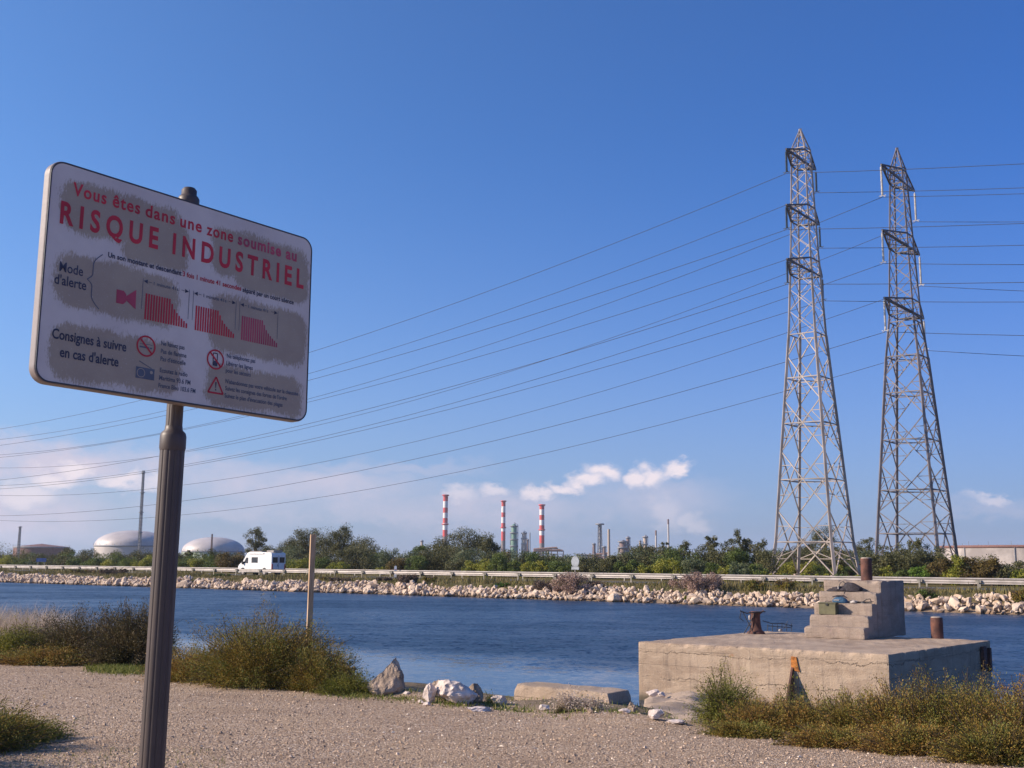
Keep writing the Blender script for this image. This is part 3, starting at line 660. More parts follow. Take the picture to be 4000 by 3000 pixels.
# road sign seen from the back
Yg = depth_on(2245, 81.3); b = at_depth(2247, 2262, Yg); zg = -.2
s0 = empty('road_sign', (b[0], b[1], zg), label='round grey-backed road sign with small plate standing at the guardrail', cat='road sign')
mb = MB(); mb.tube([(0, 0, 0), (0, 0, at_depth(2245, 2176, Yg)[2] - zg)], .045, 8); mb.build('pole', M['galv'], s0)
zc = at_depth(2245, 2194, Yg)[2] - zg; Rf = np.array([[cos(-.75), 0, -sin(-.75)], [sin(-.75), 0, cos(-.75)], [0, 1, 0]])
mb = MB(); mb.prism([(.44 * cos(t), .48 * sin(t)) for t in np.linspace(0, 2 * pi, 25)[:-1]], -.02, .02, Rf, (0, -.06, zc)); mb.build('sign_disc', M['sign_back'], s0)
zc2 = at_depth(2245, 2219, Yg)[2] - zg
mb = MB(); mb.prism([(-.42, -.13), (.42, -.13), (.42, .13), (-.42, .13)], -.02, .02, Rf, (0, -.06, zc2)); mb.build('sign_plate', M['sign_back'], s0)
mb = MB()
for dz in (-.2, .2): mb.prism([(-.3, -.02), (.3, -.02), (.3, .02), (-.3, .02)], .021, .05, Rf, (0, -.11, zc + dz))
mb.build('sign_bracket', M['galv'], s0)
# white marker post
Yk = depth_on(1545, 90.0); b = at_depth(1545, 2210, Yk)
k0 = empty('marker_post', (b[0], b[1], -.2), label='small white round-topped marker post beyond the guardrail', cat='marker post')
mb = MB(); H = b[2] + .2; mb.prism([(-.14, 0), (.14, 0), (.14, H - .14)] + [(.14 * cos(t), H - .14 + .14 * sin(t)) for t in np.linspace(.3, pi - .3, 7)] + [(-.14, H - .14)], -.05, .05, np.array([[1, 0, 0], [0, 0, 1.], [0, 1, 0]])); mb.build('post_body', M['white'], k0)
mb = MB(); mb.box((0, -.056, H - .42), (.2, .008, .06)); mb.build('reflector', M['redlens'], k0)
# blue sign at left
Yk = depth_on(162, 92.0); b = at_depth(162, 2181, Yk)
k0 = empty('direction_sign', (b[0], b[1], -.2), label='small blue rectangular sign in the bushes at the far left', cat='sign')
H = b[2] + .2
mb = MB(); mb.box((0, 0, H - .25), (1.5, .04, .55)); mb.build('panel', M['bluesign'], k0)
mb = MB(); mb.tube([(-.5, .06, 0), (-.5, .06, H)], .04, 6); mb.tube([(.5, .06, 0), (.5, .06, H)], .04, 6); mb.build('legs', M['galv'], k0)

# ------------------------------------------------------------------ van
vY = depth_on(1022, 85.2)
vp = at_depth(1022, 2200, vY); van = empty('van', (vp[0], vp[1], -.235), atan2(-Ev[1], -Ev[0]), label='white high-roof camper van driving left behind the guardrail', cat='van')
# local: +x = forward, y: left(+)/right(-); camera sees its left side? forward=-e, left side is towards -m
L_, Wd, Hh = 5.9, 2.05, 2.62
prof = [(-2.95, .38), (-2.95, 2.3), (-2.88, 2.52), (-2.6, 2.6), (1.0, 2.62), (1.35, 2.55), (2.15, 1.55), (2.75, 1.22), (2.93, 1.0), (2.97, .45), (2.9, .3), (-2.9, .3)]
def van_prism(poly, y0, y1, inset=.0):
    mb = MB(); R = np.array([[1, 0, 0], [0, 0, 1.], [0, 1, 0]]); mb.prism(poly, y0, y1, R); return mb
o = van_prism(prof, -Wd / 2, Wd / 2).build('body', M['white'], van); bevel_obj(o, .07, 2)
for sy in (1, -1):
    y0 = sy * (Wd / 2 + .004)
    for poly in ([(1.15, 1.35), (1.15, 2.0), (1.5, 2.0), (1.95, 1.4)], [(-.55, 1.42), (-.55, 2.05), (.55, 2.05), (.55, 1.42)]):
        van_prism(poly, y0 - .008, y0 + .008).build('side_window', M['darkglass'], van)
    for xw in (-1.75, 2.05):
        mb = MB(); mb.tube([(xw, sy * .72, .34), (xw, sy * 1.035, .34)], .36, 20); w = mb.build('wheel', M['rubber'], van)
        mb = MB(); mb.tube([(xw, sy * 1.036, .34), (xw, sy * 1.05, .34)], .2, 14); mb.build('hubcap', M['galv'], w)
        mb = MB(); mb.tube([(xw, sy * 1.0, .42), (xw, sy * 1.03, .42)], .45, 20); mb.build('wheel_arch', M['black'], van)
    mb = MB(); mb.box((1.95, sy * 1.16, 1.4), (.14, .2, .34)); mb.build('mirror', M['black'], van)
    mb = MB(); mb.box((-2.965, sy * .93, 1.0), (.04, .14, .6)); mb.build('tail_light', M['redlens'], van)
    mb = MB(); mb.box((0, sy * 1.03, .36), (4.9, .03, .12)); mb.build('sill_trim', M['black'], van)
    mb = MB(); mb.box((2.86, sy * .75, .92), (.2, .3, .2)); mb.build('headlight', M['darkglass'], van)
mb = MB(); mb.add([(1.43, -.9, 2.5), (1.43, .9, 2.5), (2.15, .95, 1.62), (2.15, -.95, 1.62)], [(0, 1, 2, 3)]); o = mb.build('windscreen', M['darkglass'], van); o.location = (.03, 0, .02)
for sy in (.5, -.5):
    mb = MB(); mb.box((-2.957, sy, 1.75), (.012, .72, .62)); mb.build('rear_window', M['darkglass'], van)
mb = MB(); mb.box((-2.958, 0, 1.3), (.01, .025, 1.9)); mb.box((-2.97, .12, 1.15), (.03, .05, .25)); mb.build('rear_door_seam', M['black'], van)
mb = MB(); mb.box((-3.0, 0, .45), (.12, 1.95, .2)); mb.build('rear_bumper', M['black'], van)
mb = MB(); mb.box((-2.2, 0, 2.74), (1.2, 1.3, .16)); mb.box((.2, .5, 2.7), (2.2, .5, .08)); mb.build('roof_rack', M['galv'], van)
mb = MB(); mb.tube([(-1.6, 1.06, 2.48), (1.0, 1.06, 2.48)], .07, 8); mb.build('awning_case', M['white'], van)

# ------------------------------------------------------------------ pylons
PD = radians(-37.5); pd = np.array([cos(PD), sin(PD), 0]); pn = np.array([-sin(PD), cos(PD), 0])
PH = 53.2
def corner_f(half):
    def corner(z_, i, j): h_ = half(z_); return pd * (i * h_) + pn * (j * h_) + np.array([0, 0, z_])
    return corner
CN = [(-1, -1), (1, -1), (1, 1), (-1, 1)]
def make_pylon(insul, loc, lab, arms, lv, PH, prof, levels, pmat, il=3.0):
    """lv: heights of peak base / arms, prof: (heights, half widths), levels: heights of the main girts"""
    M_ = M[pmat]
    half = lambda z_: float(np.interp(z_, prof[0], prof[1])); corner = corner_f(half); LT = levels[-1]
    r0 = empty('electricity_pylon', loc, label=lab, cat='pylon', group='lattice electricity pylons')
    zs = list(prof[0][:-1]); ws = (.32, .28, .22, .17, .15)
    for i, j in CN:
        mb = MB()
        for a, b_, w in zip(zs[:-1], zs[1:], ws): mb.bar(corner(a, i, j), corner(b_, i, j), w, w, .05)
        mb.bar(corner(lv['peak'], i, j), corner(PH, i, j), .13)
        mb.build('leg', M_, r0)
        mb = MB(); c = corner(0, i, j); mb.box(c + [0, 0, -.1], (.9, .9, .5)); mb.build('footing', M['conc_step'], r0)
    sec = MB()
    for li in range(len(levels)):
        z_ = levels[li]
        if li > 0:
            for k in range(4):
                a = corner(z_, *CN[k]); b_ = corner(z_, *CN[(k + 1) % 4]); mb = MB(); mb.bar(a, b_, .11); mb.build('girt', M_, r0)
            if li < len(levels) - 1:
                mids = [(corner(z_, *CN[k]) + corner(z_, *CN[(k + 1) % 4])) / 2 for k in range(4)]
                for k in range(4): sec.bar(mids[k], mids[(k + 1) % 4], .08)
    for li in range(len(levels) - 1):
        z0, z1 = levels[li], levels[li + 1]; zm = (z0 + z1) / 2
        for k in range(4):
            A = CN[k]; B_ = CN[(k + 1) % 4]
            lo = [corner(z0, *A), corner(z0, *B_)]; md = [corner(zm, *A), corner(zm, *B_)]; hi = [corner(z1, *A), corner(z1, *B_)]
            cl = (lo[0] + lo[1]) / 2; ch = (hi[0] + hi[1]) / 2
            if li == 0:
                for s_ in (0, 1):
                    mb = MB(); mb.bar(lo[s_], ch, .13); mb.build('brace', M_, r0)
                    q = (lo[s_] + ch) / 2; lz = corner((z0 + z1) * .5, *(A, B_)[s_]); sec.bar(q, lz, .08); sec.bar(lz, lo[s_] * .25 + ch * .75, .07)
            else:
                for s_ in (0, 1):
                    mb = MB(); mb.bar(cl, md[s_], .11); mb.build('brace', M_, r0)
                    mb = MB(); mb.bar(md[s_], ch, .11); mb.build('brace', M_, r0)
                    if li < len(levels) - 2:
                        q1 = (cl + md[s_]) / 2; l1 = corner((z0 + zm) / 2, *(A, B_)[s_]); sec.bar(q1, l1, .075); sec.bar(q1, lo[s_], .07)
                        q2 = (md[s_] + ch) / 2; l2 = corner((z1 + zm) / 2, *(A, B_)[s_]); sec.bar(q2, l2, .075); sec.bar(q2, hi[s_], .07)
    # slender upper body: crossed panels
    z_ = LT
    while z_ < lv['peak'] - .5:
        z2 = min(z_ + half(z_) * 1.75, lv['peak'])
        for k in range(4):
            A = CN[k]; B_ = CN[(k + 1) % 4]
            for p, q in ((corner(z_, *A), corner(z2, *B_)), (corner(z_, *B_), corner(z2, *A))):
                mb = MB(); mb.bar(p, q, .065); mb.build('brace', M_, r0)
        z_ = z2
    pk = MB(); z_ = lv['peak']
    while z_ < PH - 1:
        z2 = z_ + max(half(z_) * 1.6, .7)
        for k in range(4): pk.bar(corner(z_, *CN[k]), corner(min(z2, PH), *CN[(k + 1) % 4]), .065)
        z_ = z2
    pk.box((0, 0, PH), (.3, .3, .35)); pk.build('peak', M_, r0)
    for k in range(4): sec.bar(corner(lv['peak'], *CN[k]), corner(lv['peak'], *CN[(k + 1) % 4]), .1)
    sec.build('secondary_bracing', M_, r0)['kind'] = 'stuff'
    # crossarms: diamond in plan, tips on +-pn
    tips = {}
    for key, (zl, L_a) in {'top': (lv['top'], arms[0]), 'mid': (lv['mid'], arms[1]), 'low': (lv['low'], arms[2])}.items():
        mb = MB(); hb_ = half(zl); zt = zl + .25
        for s_ in (-1, 1):
            tip = pn * (s_ * L_a) + np.array([0, 0, zl + .55]); tips[(key, s_)] = tip
            for i in (-1, 1):
                pb = corner(zl - .35, i, s_); pt = corner(zt + 1.15, i, s_)
                mb.bar(pb, tip, .17); mb.bar(pt, tip, .16)
                for t0, t1 in ((.0, .3), (.3, .6), (.6, .85)):
                    mb.bar(pb + (tip - pb) * t0, pt + (tip - pt) * t1, .06); mb.bar(pb + (tip - pb) * t1, pt + (tip - pt) * t1, .06)
            a0 = corner(zl - .35, -1, s_); a1 = corner(zl - .35, 1, s_); b0 = corner(zt + 1.15, -1, s_); b1 = corner(zt + 1.15, 1, s_)
            for t0, t1 in ((0, .28), (.28, .55), (.55, .8)):
                mb.bar(a0 + (tip - a0) * t0, a1 + (tip - a1) * t1, .06); mb.bar(a1 + (tip - a1) * t0, a0 + (tip - a0) * t1, .06)
                mb.bar(b0 + (tip - b0) * t1, b1 + (tip - b1) * t1, .06)
        for zz_ in (zl - .35, zt + 1.15):
            for k in range(4): mb.bar(corner(zz_, *CN[k]), corner(zz_, *CN[(k + 1) % 4]), .12)
        mb.build('crossarm', M['pylon_arm'], r0)
        for s_ in (-1, 1):
            t = tips[(key, s_)]; mb = MB(); pr = []; mb.tube([t, t - [0, 0, .35]], .03, 5)
            z_ = .35
            while z_ < il - .25: pr += [(.06, -z_), (.15, -z_ - .03), (.15, -z_ - .07), (.06, -z_ - .11)]; z_ += .14
            mb.lathe([(a, b_) for a, b_ in pr][::-1], t, 8)
            for off in (-.35, .35): mb.tube([t - [0, 0, il - .2], t + pd * off - np.array([0, 0, il])], .03, 5)
            mb.bar(t + pd * .45 - np.array([0, 0, il - .18]), t - pd * .45 - np.array([0, 0, il - .18]), .06)
            mb.build('insulator_string', M[insul], r0)
    return r0, {k: t - np.array([0, 0, il]) + np.array(loc) for k, t in tips.items()}
Y1 = 130.0; b1 = at_depth(3187, 2240, Y1); P1 = np.array([b1[0], b1[1], .1])
Y2 = 137.5; b2 = at_depth(3585, 2240, Y2); P2 = np.array([b2[0], b2[1], .1])
def pz1(y): return at_depth(3160, y, Y1)[2] - .1
def pz2(y): return at_depth(3540, y, Y2)[2] - .1
lv1 = dict(peak=pz1(585), top=pz1(640), mid=pz1(860) + .1, low=pz1(1065))
_, T1 = make_pylon('insul_dark', tuple(P1), 'nearer left lattice pylon with dark insulators', (4.4, 4.9, 5.2), lv1, 53.2,
    ([0, pz1(2118), pz1(1310), pz1(1000), pz1(640), pz1(585), 53.2], [3.75, 3.28, 1.62, 1.22, .88, .84, .06]), [0, pz1(2118), pz1(1876), pz1(1657), pz1(1480), pz1(1310)], 'pylon')
PH2 = pz2(583)
lv2 = dict(peak=pz2(660), top=pz2(712), mid=pz2(965), low=pz2(1222))
_, T2 = make_pylon('insul_pale', tuple(P2), 'right lattice pylon farther back with pale insulators', (6.3, 7.0, 7.4), lv2, PH2,
    ([0, pz2(2080), pz2(1397), pz2(1250), pz2(690), pz2(655), PH2], [3.8, 3.45, 1.95, 1.5, .78, .72, .06]), [0, pz2(2085), pz2(1917), pz2(1722), pz2(1539), pz2(1397), pz2(1262)], 'pylon_dark', 4.2)
sag_targets = {1: {('top', -1): (1676, 640), ('top', 1): (1717, 734), ('mid', -1): (1740, 873), ('mid', 1): (1787, 958), ('low', -1): (1875, 1103), ('low', 1): (1910, 1180)},
               2: {('top', -1): (1777, 757), ('top', 1): (1828, 867), ('mid', -1): (1897, 1034), ('mid', 1): (1935, 1137), ('low', -1): (2015, 1311), ('low', 1): (2033, 1391)}}
WL = {'top': 'top', 'mid': 'middle', 'low': 'lowest'}
for pi_, T in ((1, T1), (2, T2)):
    for (key, s_), A in T.items():
        yl, yr = sag_targets[pi_][(key, s_)]
        sides = []
        for sg, xe, ye, TT in ((-1, 0, yl, 380.0), (1, 4000, yr, 330.0)):
            # where the line crosses the picture's edge
            r = ray(xe, ye); d = pd * sg
            t = (r[0] * A[1] - r[1] * A[0]) / (d[0] * r[1] - d[1] * r[0]); px_ = A[0] + d[0] * t; k = px_ / r[0]; zt = EYE + r[2] * k
            u_ = t / TT; S_ = (A[2] - zt) / (4 * u_ * (1 - u_)); S_ = min(max(S_, 3), 30)
            ts = np.linspace(0, TT, 40)
            sides.append([(A[0] + d[0] * q, A[1] + d[1] * q, A[2] - 4 * S_ * (q / TT) * (1 - q / TT)) for q in ts])
        pts = sides[0][::-1] + sides[1][1:]
        O = np.array(A); mb = MB(); mb.tube([np.array(p) - O for p in pts], .034, 5, caps=False)
        # spacers
        e0 = mb.build('power_line', M['wire'], None, tuple(O))
        tag(e0, f"power line hanging from the {'left' if s_ < 0 else 'right'} end of the {WL[key]} arm of the {'left' if pi_ == 1 else 'right'} pylon", 'power line', 'power lines crossing the sky')

# ------------------------------------------------------------------ tanks
def domed(pxl, pxr, y_eave, y_top, Yd, wall_m, dome_m, lab, flat=False, rim=True):
    cx = (pxl + pxr) / 2; c = at_depth(cx, y_eave, Yd); R_ = (pxr - pxl) / 2 / F * Yd; zt = at_depth(cx, y_top, Yd)[2]; ze = c[2]
    e0 = empty('storage_tank', (c[0], c[1], .2), label=lab, cat='storage tank')
    mb = MB(); mb.lathe([(R_, 0), (R_, ze - .2)], n=72); mb.build('tank_wall', M[wall_m], e0)
    pr = []
    hd = zt - ze
    for t in np.linspace(0, 1, 12):
        pr.append((R_ * (1 - t) + .01 if flat else R_ * cos(t * pi / 2) ** .95 + .01, ze - .2 + (hd * t if flat else hd * sin(t * pi / 2))))
    mb = MB(); mb.lathe(pr, n=72); mb.build('tank_roof', M[dome_m], e0)
    mb = MB(); mb.lathe([(R_ + .2, ze - .9), (R_ + .35, ze - .75), (R_ + .35, ze - .3), (R_ + .1, ze - .2)], n=72); mb.build('rim_girder', M['plant_grey'], e0)
    mb = MB()
    for k in range(28):
        a = 2 * pi * k / 28; x_, y_ = (R_ + .3) * cos(a), (R_ + .3) * sin(a); mb.tube([(x_, y_, ze - .3), (x_, y_, ze + .9)], .05, 4)
    mb.build('handrail', M['plant_grey'], e0)
    return e0, R_
domed(378, 662, 2131, 2072, 580, 'tankwhite', 'tankgrey', 'big domed pale storage tank behind the sign post')
domed(716, 952, 2153, 2098, 640, 'tankgreen', 'tankgrey', 'smaller domed storage tank with pale green wall')
domed(62, 262, 2136, 2124, 600, 'redbrown_metal', 'redbrown_metal', 'low rust-brown flat-roofed storage tank at the far left', flat=True)
e0, R_ = domed(3690, 4420, 2134, 2131, 330, 'tankwhite', 'plant_grey', 'large pale flat-topped storage tank with dark rim at the right edge', flat=True)
for ch in e0.children:
    if ch.name.startswith('rim_girder'): ch.data.materials[0] = M['redbrown_metal']; ch.scale = (1, 1, 1.0)
    if ch.name.startswith('tank_wall'): ch.data.materials[0] = M['tankstreak']
c = np.array(e0.location)
for k in range(5):
    mb = MB(); a = radians(180 + 22 + k * 31); mb.box(((R_ + .12) * cos(a), (R_ + .12) * sin(a), 3.0), (.25, .25, 6.0)); mb.build('wall_stiffener', M['plant_grey'], e0)

def stack(px, yt, yb, wpx, Yd, segs, lab, cat='chimney', name='chimney', plat=True, taper=.85):
    t = at_depth(px, yt, Yd); z0 = .2; H = t[2] - z0; r0_ = wpx / 2 / F * Yd
    e0 = empty(name, (t[0], t[1], z0), label=lab, cat=cat)
    ys = [s[0] for s in segs]
    zprev = H
    for (yb_, mt) in segs:
        zb_ = max(0, at_depth(px, yb_, Yd)[2] - z0) if yb_ else 0
        rt_, rb_ = [r0_ * (taper + (1 - taper) * (1 - q / H)) for q in (zprev, zb_)]
        mb = MB(); mb.lathe([(rb_, zb_), (rt_, zprev)], n=18); mb.build('shaft_band', M[mt], e0)
        zprev = zb_
    if plat:
        for zz_ in (H - 1.2, H * .55, ):
            mb = MB(); mb.lathe([(r0_ * 1.0, zz_ - .3), (r0_ * 1.35, zz_), (r0_ * 1.35, zz_ + 1.0), (r0_ * 1.3, zz_ + 1.0), (r0_ * 1.28, zz_ + .1)], n=18)
            mb.build('platform', M['chimred'] if segs[0][1] == 'chimred' else M['plant_grey'], e0)
    return e0
R_W = ['chimred', 'chimwhite']
stack(1741, 1932, 2140, 20, 1150, [(1958, 'chimred'), (1983, 'chimwhite'), (2003, 'chimred'), (2024, 'chimwhite'), (2043, 'chimred'), (2070, 'chimwhite'), (2096, 'chimred'), (0, 'chimbase')], 'leftmost red and white striped chimney', taper=.92)
stack(1967, 1955, 2140, 17, 1250, [(1978, 'chimred'), (2002, 'chimwhite'), (2020, 'chimred'), (2043, 'chimwhite'), (2062, 'chimred'), (2076, 'chimwhite'), (2112, 'chimred'), (0, 'chimbase')], 'middle red and white striped chimney', taper=.9)
stack(2117, 1970, 2150, 20, 1150, [(1990, 'chimred'), (2012, 'chimwhite'), (2031, 'chimred'), (2052, 'chimwhite'), (2067, 'chimred'), (2091, 'chimwhite'), (2122, 'chimred'), (0, 'chimbase')], 'rightmost red and white striped chimney', taper=.92)
stack(2378, 2067, 2190, 11, 900, [(2080, 'plant_tan'), (0, 'plant_tan')], 'plain tan stack beside the flare lattice', cat='stack', name='stack', plat=False)
stack(2610, 2028, 2160, 8, 1000, [(2048, 'plant_brown'), (0, 'tankwhite')], 'tall thin pale stack with red-brown top', cat='stack', name='stack', plat=False)
stack(2562, 2072, 2160, 8, 1000, [(2092, 'plant_brown'), (0, 'tankwhite')], 'short thin stack left of the tall one', cat='stack', name='stack', plat=False)
stack(2070, 2080, 2160, 5, 1100, [(2100, 'plant_grey'), (0, 'plant_grey')], 'very thin grey pipe stack left of the rightmost chimney', cat='stack', name='stack', plat=False)

def column(px, yt, wpx, Yd, mt, lab, nplat=4, dome=True):
    t = at_depth(px, yt, Yd); H = t[2] - .2; r0_ = wpx / 2 / F * Yd
    e0 = empty('process_column', (t[0], t[1], .2), label=lab, cat='process column', group='refinery process columns')
    pr = [(r0_, 0), (r0_, H * .55), (r0_ * .85, H * .6), (r0_ * .85, H * .93)] + ([(r0_ * .5, H * .98), (r0_ * .15, H)] if dome else [(r0_ * .8, H)])
    mb = MB(); mb.lathe(pr, n=16); mb.build('vessel', M[mt], e0)
    for k in range(nplat):
        z_ = H * (.4 + .52 * k / max(1, nplat - 1)); mb = MB(); mb.lathe([(r0_ * .86, z_), (r0_ * 1.3, z_ + .1), (r0_ * 1.3, z_ + 1.1), (r0_ * 1.22, z_ + 1.1), (r0_ * 1.2, z_ + .25)], n=14); mb.build('platform', M['plant_grey'], e0)
    mb = MB(); mb.tube([(r0_ * 1.15, 0, 0), (r0_ * 1.15, 0, H * .97), (0, 0, H * 1.03)], r0_ * .13, 6); mb.tube([(-r0_ * 1.1, -r0_ * .4, 0), (-r0_ * 1.1, -r0_ * .4, H * .8)], r0_ * .1, 6); mb.build('riser_pipe', M['plant_grey'], e0)
column(2008, 2046, 26, 1080, 'plant_green', 'green column with platforms between the middle and right chimneys')
column(2047, 2076, 18, 1080, 'plant_tan', 'tan column with a wide head right of the green one')
column(2061, 2105, 9, 1090, 'plant_brown', 'short brown column right of the tan one', 2)
column(1648, 2110, 10, 900, 'plant_tan', 'lone grey column left of the leftmost chimney', 2)
column(2432, 2112, 30, 950, 'plant_brown', 'stout brown reactor left of the twin reactor', 3)
column(2453, 2096, 15, 950, 'plant_brown', 'taller brown reactor of the right-hand group', 3)
column(2419, 2140, 12, 950, 'plant_brown', 'small brown vessel at the left foot of the reactors', 2)
column(2320, 2122, 12, 950, 'plant_brown', 'brown column left of the flare lattice', 2)
column(2360, 2134, 14, 950, 'plant_brown', 'squat brown column right of the flare lattice', 2)
column(2520, 2092, 18, 980, 'plant_tan', 'tan cluster column right of the reactors', 3)
column(2500, 2110, 9, 980, 'plant_tan', 'slim tan column just left of the tan cluster column', 2)

def mast(px0, y0, px1, y1, Yd, w, mt, lab, plats=4, name='mast'):
    t = at_depth(px0, y0, Yd); e0 = empty(name, (t[0], t[1], .2), label=lab, cat='mast'); H = t[2] - .2; mb = MB()
    for i, j in CN: mb.bar((i * w / 2, j * w / 2, 0), (i * w / 2 * .6, j * w / 2 * .6, H), w * .16)
    mb.build('lattice_leg', M[mt], e0)
    mb = MB(); z_ = 0
    while z_ < H - w:
        f0, f1 = [w / 2 * (1 - .4 * q / H) for q in (z_, z_ + w * 1.3)]
        for k in range(4):
            A, B_ = CN[k], CN[(k + 1) % 4]; mb.bar((A[0] * f0, A[1] * f0, z_), (B_[0] * f1, B_[1] * f1, z_ + w * 1.3), w * .09)
        z_ += w * 1.3
    mb.build('lattice_bracing', M[mt], e0)['kind'] = 'stuff'
    mb = MB(); mb.tube([(0, 0, 0), (0, 0, H)], w * .22, 8); mb.build('flare_pipe', M[mt], e0)
    for k in range(plats):
        z_ = H * (.97 - k * .22); mb = MB(); mb.lathe([(w * .3, z_), (w * .95, z_ + .05), (w * .95, z_ + w * .3), (w * .9, z_ + w * .3)], n=10); mb.build('platform', M[mt], e0)
    return e0
mast(561, 1838, 543, 2130, 560, 1.3, 'plant_grey', 'tall dark lattice mast with platforms beside the big domed tank')
mast(79, 2056, 73, 2160, 500, 1.0, 'plant_grey', 'short dark mast at the far left before the rust-brown tank', 1)
mast(829, 2086, 827, 2140, 600, .9, 'plant_brown', 'small dark mast before the smaller domed tank', 0)
mast(2343, 2046, 2343, 2170, 1000, 4.2, 'plant_grey', 'broad dark flare lattice between the brown columns', 1)

def plant_frame(pxl, pxr, yt, Yd, lab, seed, mt='plant_orange'):
    r = random.Random(seed); c = at_depth((pxl + pxr) / 2, yt, Yd); W_ = (pxr - pxl) / F * Yd; H = c[2] - .2
    e0 = empty('process_unit', (c[0], c[1], .2), label=lab, cat='process unit'); nx = max(2, int(W_ / 5)); mb = MB()
    hs = [H * r.uniform(.7, 1.0) for _ in range(nx + 1)]
    for i in range(nx + 1):
        for y_ in (-4, 4): mb.bar((-W_ / 2 + i * W_ / nx, y_, 0), (-W_ / 2 + i * W_ / nx, y_, hs[i]), .55)
    mb.build('frame_column', M[mt], e0)
    mb = MB()
    for k in range(1, 6):
        for i in range(nx):
            z_ = H * k / 6
            if z_ < min(hs[i], hs[i + 1]):
                for y_ in (-4, 4): mb.bar((-W_ / 2 + i * W_ / nx, y_, z_), (-W_ / 2 + (i + 1) * W_ / nx, y_, z_), .5)
    mb.build('floor_beam', M[mt], e0)
    for k in range(6):
        mb = MB(); x_ = r.uniform(-W_ / 2, W_ / 2); mb.tube([(x_, -2, 0), (x_, -2, H * r.uniform(.5, .9))], r.uniform(.7, 1.6), 10); mb.build('vessel', M[r.choice(['plant_brown', 'plant_grey', 'plant_tan'])], e0)
    for k in range(3):
        mb = MB(); z_ = H * r.uniform(.5, .85); mb.tube([(-W_ / 2, -4.6, z_), (W_ / 2 * r.uniform(.2, 1), -4.6, z_ + r.uniform(-2, 2))], .9, 8); mb.build('duct', M['plant_orange'], e0)
plant_frame(2086, 2200, 2132, 1100, 'rust-orange open steel process unit at the foot of the rightmost chimney', 3)
plant_frame(1960, 2010, 2150, 1120, 'brown low steelwork at the foot of the middle chimney', 5, 'plant_brown')
plant_frame(2305, 2400, 2158, 1000, 'brown low steelwork below the flare lattice', 6, 'plant_brown')
plant_frame(2470, 2545, 2160, 1000, 'brown low steelwork right of the reactors', 8, 'plant_brown')
def shed(pxl, pxr, yt, Yd, mt, lab):
    c = at_depth((pxl + pxr) / 2, yt, Yd); W_ = (pxr - pxl) / F * Yd; H = c[2] - .2
    e0 = empty('building', (c[0], c[1], .2), label=lab, cat='building')
    mb = MB(); mb.box((0, 0, H / 2 - .3), (W_, W_ * .6, H - .6)); mb.build('wall', M[mt], e0)
    mb = MB(); mb.prism([(-W_ * .32, H - .6), (W_ * .32, H - .6), (0, H)], -W_ / 2 - .3, W_ / 2 + .3, np.array([[0, 0, 1.], [1, 0, 0], [0, 1, 0]])); mb.build('roof', M['galv'] if mt != 'plant_orange' else M[mt], e0)
shed(2252, 2312, 2164, 900, 'tankwhite', 'white low building between the road sign and the flare lattice')
shed(2436, 2478, 2170, 850, 'tankwhite', 'small white building at the foot of the reactors')
shed(2966, 3010, 2184, 190, 'plant_orange', 'brick-red shed glimpsed left of the left pylon')
shed(3595, 3650, 2168, 260, 'tankwhite', 'small white building at the left end of the large pale tank')

